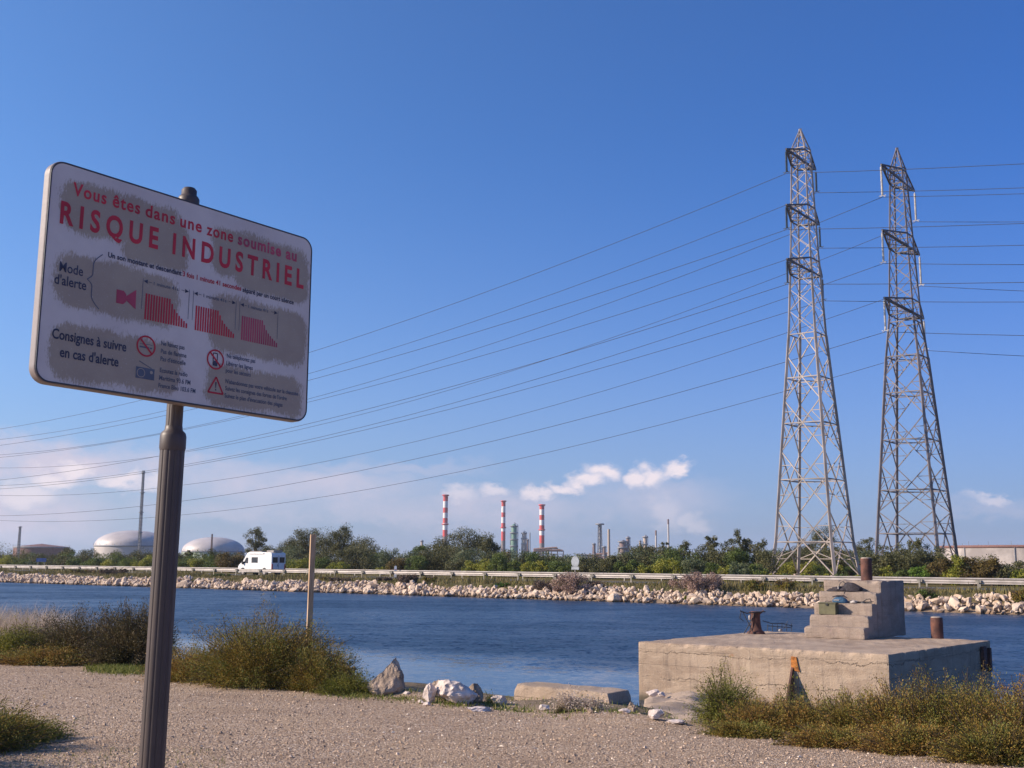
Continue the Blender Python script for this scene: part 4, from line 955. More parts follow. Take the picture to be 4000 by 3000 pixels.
# ------------------------------------------------------------------ concrete block
ZB = -.12
A_ = at_z(2492, 2506, ZB); B_ = at_z(3470, 2556, ZB); C_ = at_z(3868, 2502, ZB)
ux = (B_ - A_); LX = np.linalg.norm(ux); ux /= LX; uy = np.array([-ux[1], ux[0], 0]); _d = C_ - B_; LY = float(_d @ uy); SKEW = float(_d @ ux) / LY      # the block is slightly out of square
RB = np.stack([ux, uy, [0, 0, 1.]], 1); ang = atan2(ux[1], ux[0])
def rough_box(name, sx, sy, sz, res, amp, mat, parent, loc=(0, 0, 0), seed=0, round_=.03, rz=0.0, chips=0, skew=0.0):
    """box [0,sx]x[0,sy]x[-sz,0] with fine grid, rounded worn edges and chips"""
    rg = np.random.default_rng(seed)
    def face(n1, n2): return np.meshgrid(np.linspace(0, 1, n1), np.linspace(0, 1, n2), indexing='ij')
    nx, ny, nz_ = [max(2, int(s / res) + 1) for s in (sx, sy, sz)]
    VV = []; QQ = []; bi = 0
    for ax, (n1, n2) in (('z1', (nx, ny)), ('z0', (nx, ny)), ('y0', (nx, nz_)), ('y1', (nx, nz_)), ('x0', (ny, nz_)), ('x1', (ny, nz_))):
        a, b_ = face(n1, n2)
        if ax[0] == 'z': P = np.stack([a * sx, b_ * sy, np.full_like(a, 0 if ax == 'z1' else -sz)], -1); flip = ax == 'z0'
        elif ax[0] == 'y': P = np.stack([a * sx, np.full_like(a, 0 if ax == 'y0' else sy), -sz * (1 - b_)], -1); flip = ax == 'y1'
        else: P = np.stack([np.full_like(a, 0 if ax == 'x0' else sx), a * sy, -sz * (1 - b_)], -1); flip = ax == 'x0'
        idx = np.arange(n1 * n2).reshape(n1, n2) + bi; bi += n1 * n2
        q = np.stack([idx[:-1, :-1], idx[1:, :-1], idx[1:, 1:], idx[:-1, 1:]], -1).reshape(-1, 4)
        QQ.append(q[:, ::-1] if flip else q); VV.append(P.reshape(-1, 3))
    V = np.concatenate(VV); Q = np.concatenate(QQ)
    # rounding by clamping to an inner box
    lo = np.array([round_, round_, -sz + round_]); hi = np.array([sx - round_, sy - round_, -round_]); inner = np.clip(V, lo, hi); d = V - inner
    nrm = np.linalg.norm(d, axis=1)[:, None]; V = inner + d / np.maximum(nrm, 1e-6) * np.minimum(nrm, round_)
    ctr = np.array([sx / 2, sy / 2, -sz / 2])
    ph = rg.uniform(0, 6, (8, 3)); fr = rg.uniform(1.5, 14, (8, 3)); out = np.zeros(len(V))
    for p_, f_ in zip(ph, fr): out += np.sin(V @ f_ + p_[0]) * np.sin(V[:, 0] * f_[1] + p_[1]) / (1 + np.linalg.norm(f_) * .12)
    dn = d / np.maximum(nrm, 1e-6)
    V = V + dn * (out * amp)[:, None]
    for _ in range(chips):
        e1 = rg.uniform(0, sx); cpt = np.array([e1, rg.choice([0, 0, sy]), 0]) if rg.random() < .65 else np.array([rg.choice([sx, 0]), rg.uniform(0, sy), 0])
        rr = rg.uniform(.03, .11); dd = np.linalg.norm((V - cpt) * [.6, 1, 1], axis=1); k = np.clip(1 - dd / rr, 0, 1)[:, None]; V = V + (ctr - V) / np.linalg.norm(ctr) * k * .05 * [1, 1, 1]
    V[:, 0] += skew * V[:, 1]
    me = np_mesh(name, V, Q, mat); import bmesh
    bm = bmesh.new(); bm.from_mesh(me); bmesh.ops.remove_doubles(bm, verts=bm.verts, dist=.0008); bm.to_mesh(me); bm.free()
    me.polygons.foreach_set('use_smooth', [False] * len(me.polygons))
    o = link(name, me, parent, loc); o.rotation_euler = (0, 0, rz); return o
blk = empty('mooring_block', tuple(A_), ang, label='large square concrete mooring block standing at the canal edge', cat='concrete block')
bb_ = rough_box('block_body', LX, LY, 1.9, .05, .006, M['conc'], blk, seed=3, round_=.022, chips=60)
_co = np.empty(len(bb_.data.vertices) * 3, np.float32); bb_.data.vertices.foreach_get('co', _co); _co = _co.reshape(-1, 3); _co[:, 0] += SKEW * _co[:, 1]; bb_.data.vertices.foreach_set('co', _co.ravel()); bb_.data.update()
def blk_local(p): d = np.array(p) - A_; return np.array([d @ ux, d @ uy, d[2]])
def blk_world(x_, y_, z_): return A_ + ux * x_ + uy * y_ + np.array([0, 0, z_])
# rusty fin on the front face, throws the triangular shadow
def on_front(px, py):
    r = ray(px, py); t = ((A_ - CP) @ uy) / (r @ uy); return blk_local(CP + r * t)
f0 = on_front(3096, 2606); f1 = on_front(3096, 2705)
hz_ = f0[2] - f1[2]
mb = MB(); mb.prism([(0, .0), (-.03, .0), (-.36, -hz_ - .1), (-.36, -hz_ - .35), (0, -hz_ - .35)], -.02, .02, np.array([[0, 0, 1.], [1, 0, 0], [0, 1, 0]]), (f0[0], 0, f0[2])); mb.build('steel_gusset', M['rust'], blk)
f2 = on_front(3100, 2562); mb = MB(); mb.prism([(-.07, -.2), (.10, -.22), (.06, -.05), (.04, .06), (-.06, .07), (-.07, 0)], -.02, .012, np.array([[1, 0, 0], [0, 0, 1.], [0, 1, 0]]), (f2[0] + .02, -.006, f2[2] - .08)); mb.build('rust_patch', M['rust_orange'], blk)
# rusty bracket pieces on the shaded right side near the far corner
for (yy, zz_, sx_) in ((LY - .55, -.35, .28), (LY - .22, -.40, .16)):
    mb = MB(); mb.box((LX + .04 + SKEW * yy, yy, zz_), (.07, sx_, .5)); mb.build('fender_bracket', M['rust'], blk)

# ------------------------------------------------------------------ steps
s_l = blk_local(at_z(3141, 2489, ZB)); s_r = blk_local(at_z(3373, 2499, ZB))
sw = s_r[0] - s_l[0]; sy0 = (s_l[1] + s_r[1]) / 2
W0 = blk_world(s_l[0], sy0, 0); top_z = at_depth(3330, 2266, W0[1] + .9)[2]; RIS = (top_z - ZB) / 5; 
_st = lambda x_, y_: px_of(W0 + ux * (x_ + SKEW * y_) + uy * y_ + np.array([0, 0, top_z - ZB]))[0]
TR = min(np.linspace(.1, .6, 251), key=lambda t: abs(_st(sw, 4 * t) - 3440)); DEP = min(np.linspace(1, 5, 801), key=lambda t: abs(_st(sw, t) - 3530)); print('TR DEP', TR, DEP, SKEW)
stp = empty('concrete_steps', tuple(W0), ang, label='worn five-step concrete stair standing on the mooring block', cat='steps')
for i in range(5):
    y0_ = i * TR; y1_ = (i + 1) * TR + .004 if i < 4 else DEP
    rough_box('step', sw + (.03, .02, .0, .0, .0)[i], y1_ - y0_, RIS * (i + 1), .045, .008, M['conc_step'], stp, (SKEW * y0_, y0_, RIS * (i + 1)), seed=20 + i, round_=.022, chips=9, skew=SKEW)
print('steps', sw, RIS, top_z, sy0, LX, LY, A_, B_, C_)
def step_world(x_, y_, z_): return W0 + ux * x_ + uy * y_ + np.array([0, 0, z_])

# bollards
def bollard(base, px_w, Hb, lab, parentless=True, horned=False, dia=None):
    Yb = base[1]; r_ = px_w / 2 / F * Yb
    e0 = empty('bollard', tuple(base), label=lab, cat='bollard', group='rusty mooring bollards')
    if not horned:
        mb = MB(); mb.lathe([(r_ * 1.04, 0), (r_ * 1.0, .02), (r_ * .97, Hb * .35), (r_ * 1.0, Hb * .62), (r_ * .98, Hb - .01), (r_ * .93, Hb)], n=28); mb.build('shaft', M['rust'], e0)
        mb = MB(); mb.lathe([(r_ * .9, Hb - .01), (r_ * .88, Hb + .012), (r_ * .6, Hb + .02)], n=28); mb.build('concrete_fill', M['rustpale'], e0)
        if dia: mb = MB(); mb.tube([(-r_ * 1.35, 0, Hb * .72), (r_ * 1.35, 0, Hb * .72)], .012, 8); mb.build('cross_bar', M['rust'], e0)
    else:
        mb = MB(); mb.lathe([(r_ * 1.75, 0), (r_ * 1.7, .03), (r_ * 1.15, .09), (r_ * .95, Hb * .4), (r_ * .85, Hb * .75), (r_ * .9, Hb * .9), (r_ * .98, Hb * .95), (r_ * .8, Hb)], n=28); mb.build('shaft', M['rust'], e0)
        mb = MB(); mb.tube([(r_ * .7, 0, Hb * .90), (r_ * 1.2, 0, Hb * .97), (r_ * 1.6, 0, Hb * 1.04)], [.03, .022, .012], 10); mb.tube([(-r_ * .7, 0, Hb * .90), (-r_ * 1.15, 0, Hb * .97)], [.03, .016], 10); mb.build('horn', M['rust'], e0)
    return e0
bc = blk_local(at_z(3385, 2263, top_z)); bw = step_world(sw * .70, DEP - .62, RIS * 5 + .0)
# place by picture column on the top tread
def on_line(px, yoff, z_):   # point of the stair at depth offset yoff whose picture column is px
    o = W0 + uy * yoff + np.array([0, 0, z_]); r = ray(px, 2265)[:2]
    t = (o[0] * r[1] - o[1] * r[0]) / (ux[1] * r[0] - ux[0] * r[1]); return o + ux * t
bw = on_line(3386, 4 * TR + .42, RIS * 5)
bollard(bw, 43, at_depth(3386, 2181, bw[1])[2] - bw[2], 'dark rusty bollard with a cross bar standing on top of the concrete steps', dia=True)
b2_ = at_z(3662, 2494, ZB); bollard(b2_, 46, at_depth(3662, 2412, b2_[1])[2] - b2_[2], 'plain rusty bollard on the block right of the steps')
b3_ = at_z(2953, 2475, ZB); bollard(b3_, 40, at_depth(2953, 2388, b3_[1])[2] - b3_[2], 'flared rusty bollard with horns at the left end of the block', horned=True)

# tackle box, bags, rods on the steps
def step_pt(px, i, yoff=.12): return on_line(px, i * TR + yoff, RIS * (i + 1))
p = step_pt(3232, 1, .11); q = empty('tackle_box', tuple(p), ang, label='olive green lidded tackle box on the second step', cat='tackle box')
bx = 66 / F * p[1]; bh = 40 / F * p[1]
mb = MB(); mb.box((0, 0, bh / 2), (bx, .2, bh)); o = mb.build('box_body', M['tackle'], q); bevel_obj(o, .012)
mb = MB(); mb.box((0, 0, bh + .018), (bx + .03, .225, .036)); o = mb.build('lid', M['tackle_lid'], q); bevel_obj(o, .01)
mb = MB(); mb.box((0, -.118, bh - .01), (.05, .012, .05)); mb.build('latch', M['black'], q)
mb = MB(); mb.tube([(-.08, 0, bh + .036), (-.06, 0, bh + .06), (.06, 0, bh + .06), (.08, 0, bh + .036)], .008, 6); mb.build('handle', M['black'], q)
def lump(name, rx, ry, rz_, mat, parent, loc, seed, amp=.12):
    rg = np.random.default_rng(seed); V = IV3.copy(); out = np.zeros(len(V))
    for _ in range(7): f_ = rg.normal(size=3) * rg.uniform(2, 6); out += np.sin(V @ f_ + rg.uniform(0, 6)) / 4
    V = V * (1 + amp * out)[:, None]; V *= [rx, ry, rz_]; V[:, 2] = np.maximum(V[:, 2], -rz_ * .35) + rz_ * .35
    return link(name, np_mesh(name, V, IF3, mat, smooth=True), parent, loc)
p = step_pt(3277, 2, .10); q = empty('blue_bag', tuple(p), ang, label='blue and black soft bait bag on the third step', cat='bag')
lump('bag_body', .185, .09, .11, M['bluebag'], q, (0, 0, 0), 4, .08); mb = MB(); mb.tube([(-.17, 0, .14), (-.05, -.02, .165), (.1, .02, .165), (.18, 0, .12)], [.012, .02, .02, .012], 8); mb.build('bag_rim', M['blackbag'], q)
mb = MB(); mb.box((-.05, -.092, .07), (.13, .004, .02)); mb.build('bag_stripe', M['galv'], q)
p = step_pt(3300, 3, .09); q = empty('black_bag', tuple(p), ang, label='heap of black bags slumped on the fourth step', cat='bag')
lump('bag_body', .24, .09, .16, M['blackbag'], q, (.13, 0, 0), 8, .2); lump('bag_flap', .22, .07, .085, M['blackbag'], q, (-.12, -.01, 0), 9, .3); lump('bag_end', .12, .06, .045, M['blackbag'], q, (-.33, 0, 0), 10, .25)
mb = MB(); mb.tube([(-.16, -.03, .06), (-.10, -.04, .2), (-.03, -.04, .24), (.04, -.05, .16), (.02, -.08, .0), (.0, -.1, -.04)], .01, 6); mb.build('strap', M['black'], q)
mb = MB(); mb.tube([(-.13, -.09, .06), (-.13, -.09, .13)], .022, 8); mb.build('metal_cap', M['galv'], q)
p = step_pt(3365, 2, .10); q = empty('fishing_reels', tuple(p), ang, label='loose reels and pale cloth lying right of the blue bag', cat='fishing tackle')
mb = MB(); rr = random.Random(3)
for k in range(6): mb.tube([(rr.uniform(-.3, .3), rr.uniform(-.06, .04), rr.uniform(.01, .05)) for _ in range(3)], .009, 6)
mb.tube([(.0, 0, .03), (.1, 0, .10), (.18, 0, .11), (.22, 0, .03)], .012, 6); mb.build('rod_parts', M['black'], q)
lump('cloth', .09, .05, .06, M['galv'], q, (-.2, 0, 0), 12, .3); lump('reel', .05, .035, .04, M['black'], q, (.02, -.02, 0), 13, .2)

# rod stand leaning at the flared bollard + folded stand beside
q = empty('rod_tripod', tuple(b3_ + np.array([-.12, -.12, 0])), label='black rod tripod leaning on the flared bollard', cat='tripod')
hb = .50
for a, b_ in (((-.20, 0, 0), (.10, .02, hb)), ((.03, -.1, 0), (-.22, 0, hb + .03)), ((-.1, -.1, .0), (.06, 0, hb * .95))):
    mb = MB(); mb.tube([a, b_], .011, 6); mb.build('leg', M['black'], q)
mb = MB(); mb.tube([(-.28, 0, hb + .05), (-.12, 0, hb - .01), (.12, 0, hb + .02), (.34, 0, hb + .03)], .016, 6); mb.tube([(-.25, 0, hb + .04), (-.29, 0, hb - .12), (-.2, 0, hb - .2)], .011, 6); mb.build('rod_rest', M['black'], q)
mb = MB(); mb.lathe([(.02, 0), (.032, .02), (.032, .09), (.015, .12)], (-.06, -.06, hb - .17), 12); mb.build('reel', M['galv'], q)
p = at_z(3045, 2466, ZB); q = empty('rod_stand', tuple(p), label='low folded wire rod stand lying right of the flared bollard', cat='rod stand')
mb = MB()
for k in range(6): x_ = -.30 + k * .12; mb.tube([(x_, 0, 0), (x_ + .02, .05, .17 + .02 * (k % 2))], .009, 5)
mb.tube([(-.42, 0, .26), (-.2, 0, .19), (.1, .03, .19), (.34, .02, .13)], .010, 5); mb.tube([(-.3, .05, .13), (.3, .04, .09)], .009, 5); mb.tube([(.1, 0, .05), (.22, 0, .26)], .006, 5); mb.build('wire_frame', M['black'], q)
lump('reel', .05, .04, .045, M['galv'], q, (.02, 0, 0), 14, .1)

# ------------------------------------------------------------------ slab, rocks, debris on the near bank
Zs = -.16
q0 = at_z(2005, 2750, Zs - .09); q1 = at_z(2380, 2776, Zs - .05); q2 = at_z(2463, 2760, Zs - .05)
vx = q1 - q0; vx[2] = 0; sl = np.linalg.norm(vx); vx /= sl; vy = np.array([-vx[1], vx[0], 0]); sd2 = max(.5, float((q2 - q1) @ vy))
hs = at_depth(2380, 2706, q1[1])[2] - q1[2]
print('slab', q0, q1, q2, sl, sd2, hs)
sl_o = rough_box('concrete_slab', sl, min(sd2, .9), hs + .12, .035, .006, M['conc_slab'], None, (q0[0], q0[1], q1[2] + hs), 31, .018, atan2(vx[1], vx[0]), 8)
tag(sl_o, 'long pale concrete beam lying on the bank left of the mooring block', 'concrete beam')

def rock(px, pyb, pyt, hw, mat, lab, seed, name='boulder', sub=4, peak=0.0, sink=.12, zz=None, depth=None, cuts=14, sq=1.0, Yfix=None):
    r = np.random.default_rng(seed); 
    b = None
    for Yt in np.arange(9, 24, .05):
        q = at_depth(px, pyb, Yt)
        if q[2] <= gz(q[0], q[1]): b = q; break
    if Yfix: b = at_depth(px, pyb, Yfix)
    if b is None: print('NO GROUND', px); b = at_depth(px, pyb, 14)
    H = at_depth(px, pyt, b[1])[2] - b[2]; w = hw / F * b[1]
    V, Fc = (IV4, IF4) if sub == 4 else (IV3, IF3)
    V = facet(V, r, cuts, (.5, .85))
    for _ in range(10): f_ = r.normal(size=3) * r.uniform(3, 16); V = V * (1 + .022 * np.sin(V @ f_ + r.uniform(0, 6)))[:, None]
    V = V / np.abs(V).max(0)
    if peak:
        k = np.clip((V[:, 2] + 1) / 2, 0, 1); s_ = (1 - peak * k ** 1.25); V[:, 0] = V[:, 0] * s_ + .15 * k; V[:, 1] *= s_
    V = V * [w, (depth or w * .8), H / (2 - sink * 2) * 1.0 * sq]
    V[:, 2] += -V[:, 2].max() + H
    o = link(name, np_mesh(name, V, Fc, M[mat]), None, tuple(b)); return tag(o, lab, 'rock')
rock(1520, 2705, 2563, 118, 'rock_brown', 'pointed brown weathered boulder on the bank right of the round bush', 44, peak=.88, sink=.25)
rock(1765, 2745, 2650, 98, 'rock_white', 'large broken white limestone rock beside the pointed boulder', 57)
rock(1672, 2745, 2666, 34, 'rock_white', 'upright white rock leaning at the left of the large white one', 58, peak=.2)
rock(1700, 2725, 2654, 34, 'rock_brown', 'grey-brown rock between the two white rocks', 59)
rock(1850, 2742, 2668, 52, 'rock_brown', 'grey rock sloping off the right of the large white one', 46, peak=.5)
rock(1950, 2752, 2714, 40, 'rock_white', 'small domed white rock left of the concrete beam', 47)
rock(1872, 2778, 2758, 48, 'rock_white', 'flat white stone lying in the gravel before the white rocks', 48)
rock(1836, 2745, 2716, 20, 'rock_white', 'small squared pale stone under the large white rock', 49, sub=3)
rock(1645, 2748, 2732, 12, 'rock_white', 'little white stone at the gravel edge, left one of a pair', 50, sub=3)
rock(1668, 2756, 2740, 16, 'rock_white', 'little white stone at the gravel edge, right one of a pair', 51, sub=3)
rock(2125, 2776, 2752, 22, 'rock_white', 'small crumbled pale stone before the concrete beam', 52, sub=3)
rock(2550, 2722, 2692, 26, 'rock_white', 'white stone leaning on the mooring block base', 53, sub=3, Yfix=20.2)
rock(2586, 2725, 2702, 16, 'rock_white', 'small white stone right of the one on the block base', 54, sub=3, Yfix=19.8)
rock(2570, 2812, 2770, 36, 'rock_white', 'crumbled white rock at the foot of the sloping concrete', 55)
rock(2640, 2826, 2808, 44, 'rock_white', 'flat pale stone at the gravel edge under the sloping concrete', 56)
rock(2470, 2782, 2742, 22, 'rock_brown', 'dark rock at the right end of the concrete beam', 61)
rock(2440, 2786, 2768, 24, 'rock_white', 'tiny pale stone under the right end of the concrete beam', 62, sub=3)
rock(2305, 2782, 2760, 14, 'rock_brown', 'dark small stone before the concrete beam', 63, sub=3)
rock(1590, 2716, 2700, 20, 'rock_white', 'small pale stone at the foot of the pointed boulder', 64, sub=3)
# sloping concrete debris apron between the bank and the block
def ground_hit(px, py):
    for Yt in np.arange(8, 30, .04):
        q = at_depth(px, py, Yt)
        if q[2] <= gz(q[0], q[1]): return q
    return at_depth(px, py, 20)
ap = [at_depth(2505, 2800, 13.2), at_depth(2700, 2835, 12.6), at_depth(2980, 2940, 12.2), at_depth(3000, 2790, 19.5), at_depth(2700, 2700, 20.6), at_depth(2520, 2725, 21.0)]
AV = []; n1, n2 = 40, 50
lo = [ap[0], ap[1], ap[2]]; hi = [ap[5], ap[4], ap[3]]
for i in range(n1):
    u_ = i / (n1 - 1) * 2; k = min(int(u_), 1); f = u_ - k; a = lo[k] * (1 - f) + lo[k + 1] * f; b_ = hi[k] * (1 - f) + hi[k + 1] * f
    for j in range(n2):
        v_ = j / (n2 - 1); p = a * (1 - v_) + b_ * v_
        p = p + np.array([0, 0, .035 * sin(p[0] * 7 + 2 * sin(p[1] * 2.2)) + .02 * sin(p[1] * 11 + p[0] * 3) - .25 * max(0, .12 - v_) - .5 * max(0, .08 - i / n1)]); AV.append(p)
idx = np.arange(n1 * n2).reshape(n1, n2); Q = np.stack([idx[:-1, :-1], idx[1:, :-1], idx[1:, 1:], idx[:-1, 1:]], -1).reshape(-1, 4)
AV = np.array(AV); AV2 = AV - [0, 0, .9]; nn = len(AV)
rim_i = list(idx[:, 0]) + list(idx[-1, 1:]) + list(idx[-2::-1, -1]) + list(idx[0, -2:0:-1])
Q2 = [(rim_i[i], rim_i[(i + 1) % len(rim_i)], rim_i[(i + 1) % len(rim_i)] + nn, rim_i[i] + nn) for i in range(len(rim_i))]
o = link('concrete_apron', np_mesh('concrete_apron', np.concatenate([AV, AV2]), np.concatenate([Q, np.array(Q2)[:, ::-1]]), M['conc_slab'], smooth=True))
tag(o, 'rough sloping concrete and rubble apron at the foot of the mooring block', 'concrete apron')

# ------------------------------------------------------------------ wooden post
Yw = 16.2; t_ = at_depth(1221, 2088, Yw); bz = gz(t_[0], t_[1])
q = empty('wooden_post', (t_[0] - .01, t_[1], bz - .1), radians(25), label='tall pale brown squared wooden post behind the round bush', cat='wooden post')
mb = MB(); mb.box((0, 0, (t_[2] - bz + .1) / 2), (.075, .05, t_[2] - bz + .1)); o = mb.build('post_shaft', M['wood'], q); bevel_obj(o, .004); q.rotation_euler = (0, radians(.5), radians(25))
mb = MB()
for z_ in (.62, .8, .92): mb.tube([(.0, -.027, z_), (.0, -.02, z_)], .007, 6)
mb.build('nail_hole', M['black'], q)

# ------------------------------------------------------------------ information sign
SG = dict(c=np.array([-1.2381, 4.2255, 2.5754]), a=.88036, lean=.02256, tilt=-.02855, w=1.1919, h=.8)
a = SG['a']; d0 = np.array([cos(a), sin(a), 0]); n0 = np.array([sin(a), -cos(a), 0]); u0 = np.array([0, 0, 1.]) * cos(SG['tilt']) + n0 * sin(SG['tilt'])
su = d0 * cos(SG['lean']) - u0 * sin(SG['lean']); sv = u0 * cos(SG['lean']) + d0 * sin(SG['lean']); sn = np.cross(su, sv)
pc = np.array([-1.283, 4.2255]) ; 
post_xy = np.array([-1.330, 4.32, 0])
sign = empty('information_sign', (post_xy[0], post_xy[1], -.02), label='large weathered white warning panel on a grey-brown fluted pole', cat='sign')
SO = np.array(sign.location)
RS = Matrix(np.stack([su, sv, sn], 1).tolist()).to_4x4(); 
def sign_obj(o, zoff=0.0):
    o.parent = sign; m4 = RS.copy(); m4.translation = Vector(SG['c'] - SO + sn * zoff); o.matrix_local = m4; return o
def rrect(w, h, r, n=8):
    pts = []
    for cx, cy, a0 in ((w / 2 - r, h / 2 - r, 0), (-w / 2 + r, h / 2 - r, pi / 2), (-w / 2 + r, -h / 2 + r, pi), (w / 2 - r, -h / 2 + r, 1.5 * pi)):
        for k in range(n + 1): t = a0 + pi / 2 * k / n; pts.append((cx + r * cos(t), cy + r * sin(t)))
    return pts
def sign_face_mat():
    m, gg = mat_new('weathered_sign_face'); co = gg.n('ShaderNodeTexCoord').outputs['Object']
    nx_, ny_, _ = gg.sep(co)[:3]
    # peeled areas: rounded boxes with frayed edges (wear of the protective film)
    f1_ = gg.noise(gg.v('MULTIPLY', co, (60, 14, 1)), 3.0, 4, .75); f2_ = gg.noise(co, 9, 4, .6)
    wob = gg.m('ADD', gg.m('MULTIPLY', gg.m('SUBTRACT', f1_.outputs['Fac'], .5), .10), gg.m('MULTIPLY', gg.m('SUBTRACT', f2_.outputs['Fac'], .5), .07))
    acc = None
    for (x0, x1, y0, y1) in ((-.545, -.055, .155, .345), (-.3, -.02, .10, .30), (.09, .575, .14, .335), (.2, .58, .10, .30), (-.55, -.05, -.12, .075), (-.545, -.03, -.375, -.18), (.095, .575, -.17, .06), (.09, .565, -.385, -.22)):
        cx, cy, hx, hy = (x0 + x1) / 2, (y0 + y1) / 2, (x1 - x0) / 2, (y1 - y0) / 2; rad = .06
        qx = gg.m('MAXIMUM', gg.m('SUBTRACT', gg.m('ABSOLUTE', gg.m('SUBTRACT', nx_, cx)), hx - rad), 0.0)
        qy = gg.m('MAXIMUM', gg.m('SUBTRACT', gg.m('ABSOLUTE', gg.m('SUBTRACT', ny_, cy)), hy - rad), 0.0)
        d = gg.m('SUBTRACT', gg.m('SQRT', gg.m('ADD', gg.m('MULTIPLY', qx, qx), gg.m('MULTIPLY', qy, qy))), rad)
        acc = d if acc is None else gg.m('MINIMUM', acc, d)
    msk = gg.mr(gg.m('ADD', acc, wob), -.010, .012, 1, 0)
    n3 = gg.noise(co, 4, 4, .6); n4 = gg.noise(co, 160, 2, .6)
    bei = gg.mix(gg.mr(n3.outputs['Fac'], .3, .7), (.32, .265, .21, 1), (.38, .325, .25, 1))
    whi = gg.mix(gg.mr(n3.outputs['Fac'], .3, .7), (.54, .50, .485, 1), (.62, .585, .56, 1))
    col = gg.mix(msk, whi, bei); col = gg.mix(gg.mr(n4.outputs['Fac'], .62, .75, 0, .25), col, (.75, .72, .72, 1))
    return finish(m, gg, col, .55, bump=n4.outputs['Fac'], bstr=.05, bdist=.001)
M['face'] = sign_face_mat()
TH = .042; R3 = np.eye(3)
mb = MB(); mb.prism(rrect(SG['w'], SG['h'], .055), -TH, -.0015); o = sign_obj(mb.build('frame', M['frame'], sign)); bevel_obj(o, .006, 2)
# thin dark rim ring on the front
mb = MB(); A1 = rrect(SG['w'] - .006, SG['h'] - .006, .053); A2 = rrect(SG['w'] - .016, SG['h'] - .016, .048); n_ = len(A1)
mb.add([(x_, y_, .002) for x_, y_ in A1] + [(x_, y_, .002) for x_, y_ in A2] + [(x_, y_, -.004) for x_, y_ in A1] + [(x_, y_, -.004) for x_, y_ in A2],
       [(i, (i + 1) % n_, n_ + (i + 1) % n_, n_ + i) for i in range(n_)] + [(i, 2 * n_ + i, 2 * n_ + (i + 1) % n_, (i + 1) % n_) for i in range(n_)] + [(n_ + i, n_ + (i + 1) % n_, 3 * n_ + (i + 1) % n_, 3 * n_ + i) for i in range(n_)])
sign_obj(mb.build('edge_trim', M['postdark'], sign))
mb = MB(); mb.prism(rrect(SG['w'] - .017, SG['h'] - .017, .047), -.003, .0005); sign_obj(mb.build('panel', M['face'], sign))

def text_mesh(s, bold=0.0, track=1.0):
    cu = bpy.data.curves.new('lettering', 'FONT'); cu.body = s; cu.size = 1.0; cu.offset = bold; cu.space_character = track; cu.resolution_u = 4
    ob = bpy.data.objects.new('tmp_text', cu); COL.objects.link(ob); dg = bpy.context.evaluated_depsgraph_get()
    me = bpy.data.meshes.new_from_object(ob.evaluated_get(dg)); bpy.data.objects.remove(ob); bpy.data.curves.remove(cu); return me
_h = text_mesh('H'); CAP = max(v.co.y for v in _h.vertices) - min(v.co.y for v in _h.vertices)
def text(s, x0, x1, yb, cap, mt, bold=.02, track=1.0, slope=0.0, name='lettering', parent=None):
    me = text_mesh(s, bold * 1.5, track); xs = [v.co.x for v in me.vertices]; a_, b_ = min(xs), max(xs)
    kx = (x1 - x0) / (b_ - a_); ky = cap / CAP
    for v in me.vertices: v.co.x, v.co.y, v.co.z = x0 + (v.co.x - a_) * kx, yb + v.co.y * ky + slope * (v.co.x - a_) * kx, .0016
    me.materials.clear(); me.materials.append(M[mt]); o = link(name, me); sign_obj(o); return o
for s_, x0, x1, yb in (('Vous', -.507, -.376, .287), ('êtes', -.351, -.238, .287), ('dans', -.215, -.087, .286), ('une', -.064, .034, .286), ('zone', .057, .183, .284)): text(s_, x0, x1, yb, .046, 'letter_red', .015, 1.15)
for s_, x0, x1, yb in (('soumise', .207, .426, .2825), ('au', .452, .5095, .281)): text(s_, x0, x1, yb, .046, 'letter_pink', .02, 1.15)
text('RISQUE', -.547, -.154, .1735, .077, 'letter_red', .02, 1.55)
text('INDUSTRIEL', -.0907, .552, .172, .077, 'letter_red', .02, 1.55)
text('Mode', -.535, -.446, .000, .034, 'letter_dark', .008)
text("d'alerte", -.550, -.430, -.048, .034, 'letter_dark', .01)
text('Un son montant et descendant', -.355, -.045, .093, .0185, 'letter_dark', .02)
text('3 fois 1 minute 41 secondes', -.040, .233, .093, .0185, 'letter_red', .015)
text('séparé par un court silence', .240, .502, .091, .0185, 'letter_dark', .015)
text('Consignes à suivre', -.543, -.258, -.241, .034, 'letter_dark', .015)
text("en cas d'alerte", -.510, -.285, -.301, .034, 'letter_dark', .015)
for s, x0, x1, yb in (('Ne fumez pas', -.116, -.014, -.192), ('Pas de flamme', -.1155, -.004, -.222), ("Pas d'étincelle", -.1155, -.006, -.251), ('Ecoutez la radio', -.115, .005, -.294), ('Maritima 93.6 FM', -.116, .020, -.323), ('France Bleu 103.6 FM', -.117, .044, -.352),
                      ('Ne téléphonez pas', .180, .318, -.190), ('Libérer les lignes', .179, .307, -.220), ('pour les secours', .178, .298, -.249), ("N'abandonnez pas votre véhicule sur la chaussée", .179, .543, -.292), ("Suivez les consignes des forces de l'ordre", .179, .484, -.320), ("Suivez le plan d'évacuation des plages", .178, .464, -.349)):
    text(s, x0, x1, yb, .0165, 'letter_grey', .012)
for x0, x1 in ((-.162, -.055), (.058, .165), (.272, .372)): text('1 minute 41s', x0, x1, .030, .0135, 'letter_grey', .008)
def flat(polys, mt, name, z_=.0016):
    mb = MB()
    for pl in polys: mb.add([(x_, y_, z_) for x_, y_ in pl], [tuple(range(len(pl)))])
    return sign_obj(mb.build(name, M[mt], sign))
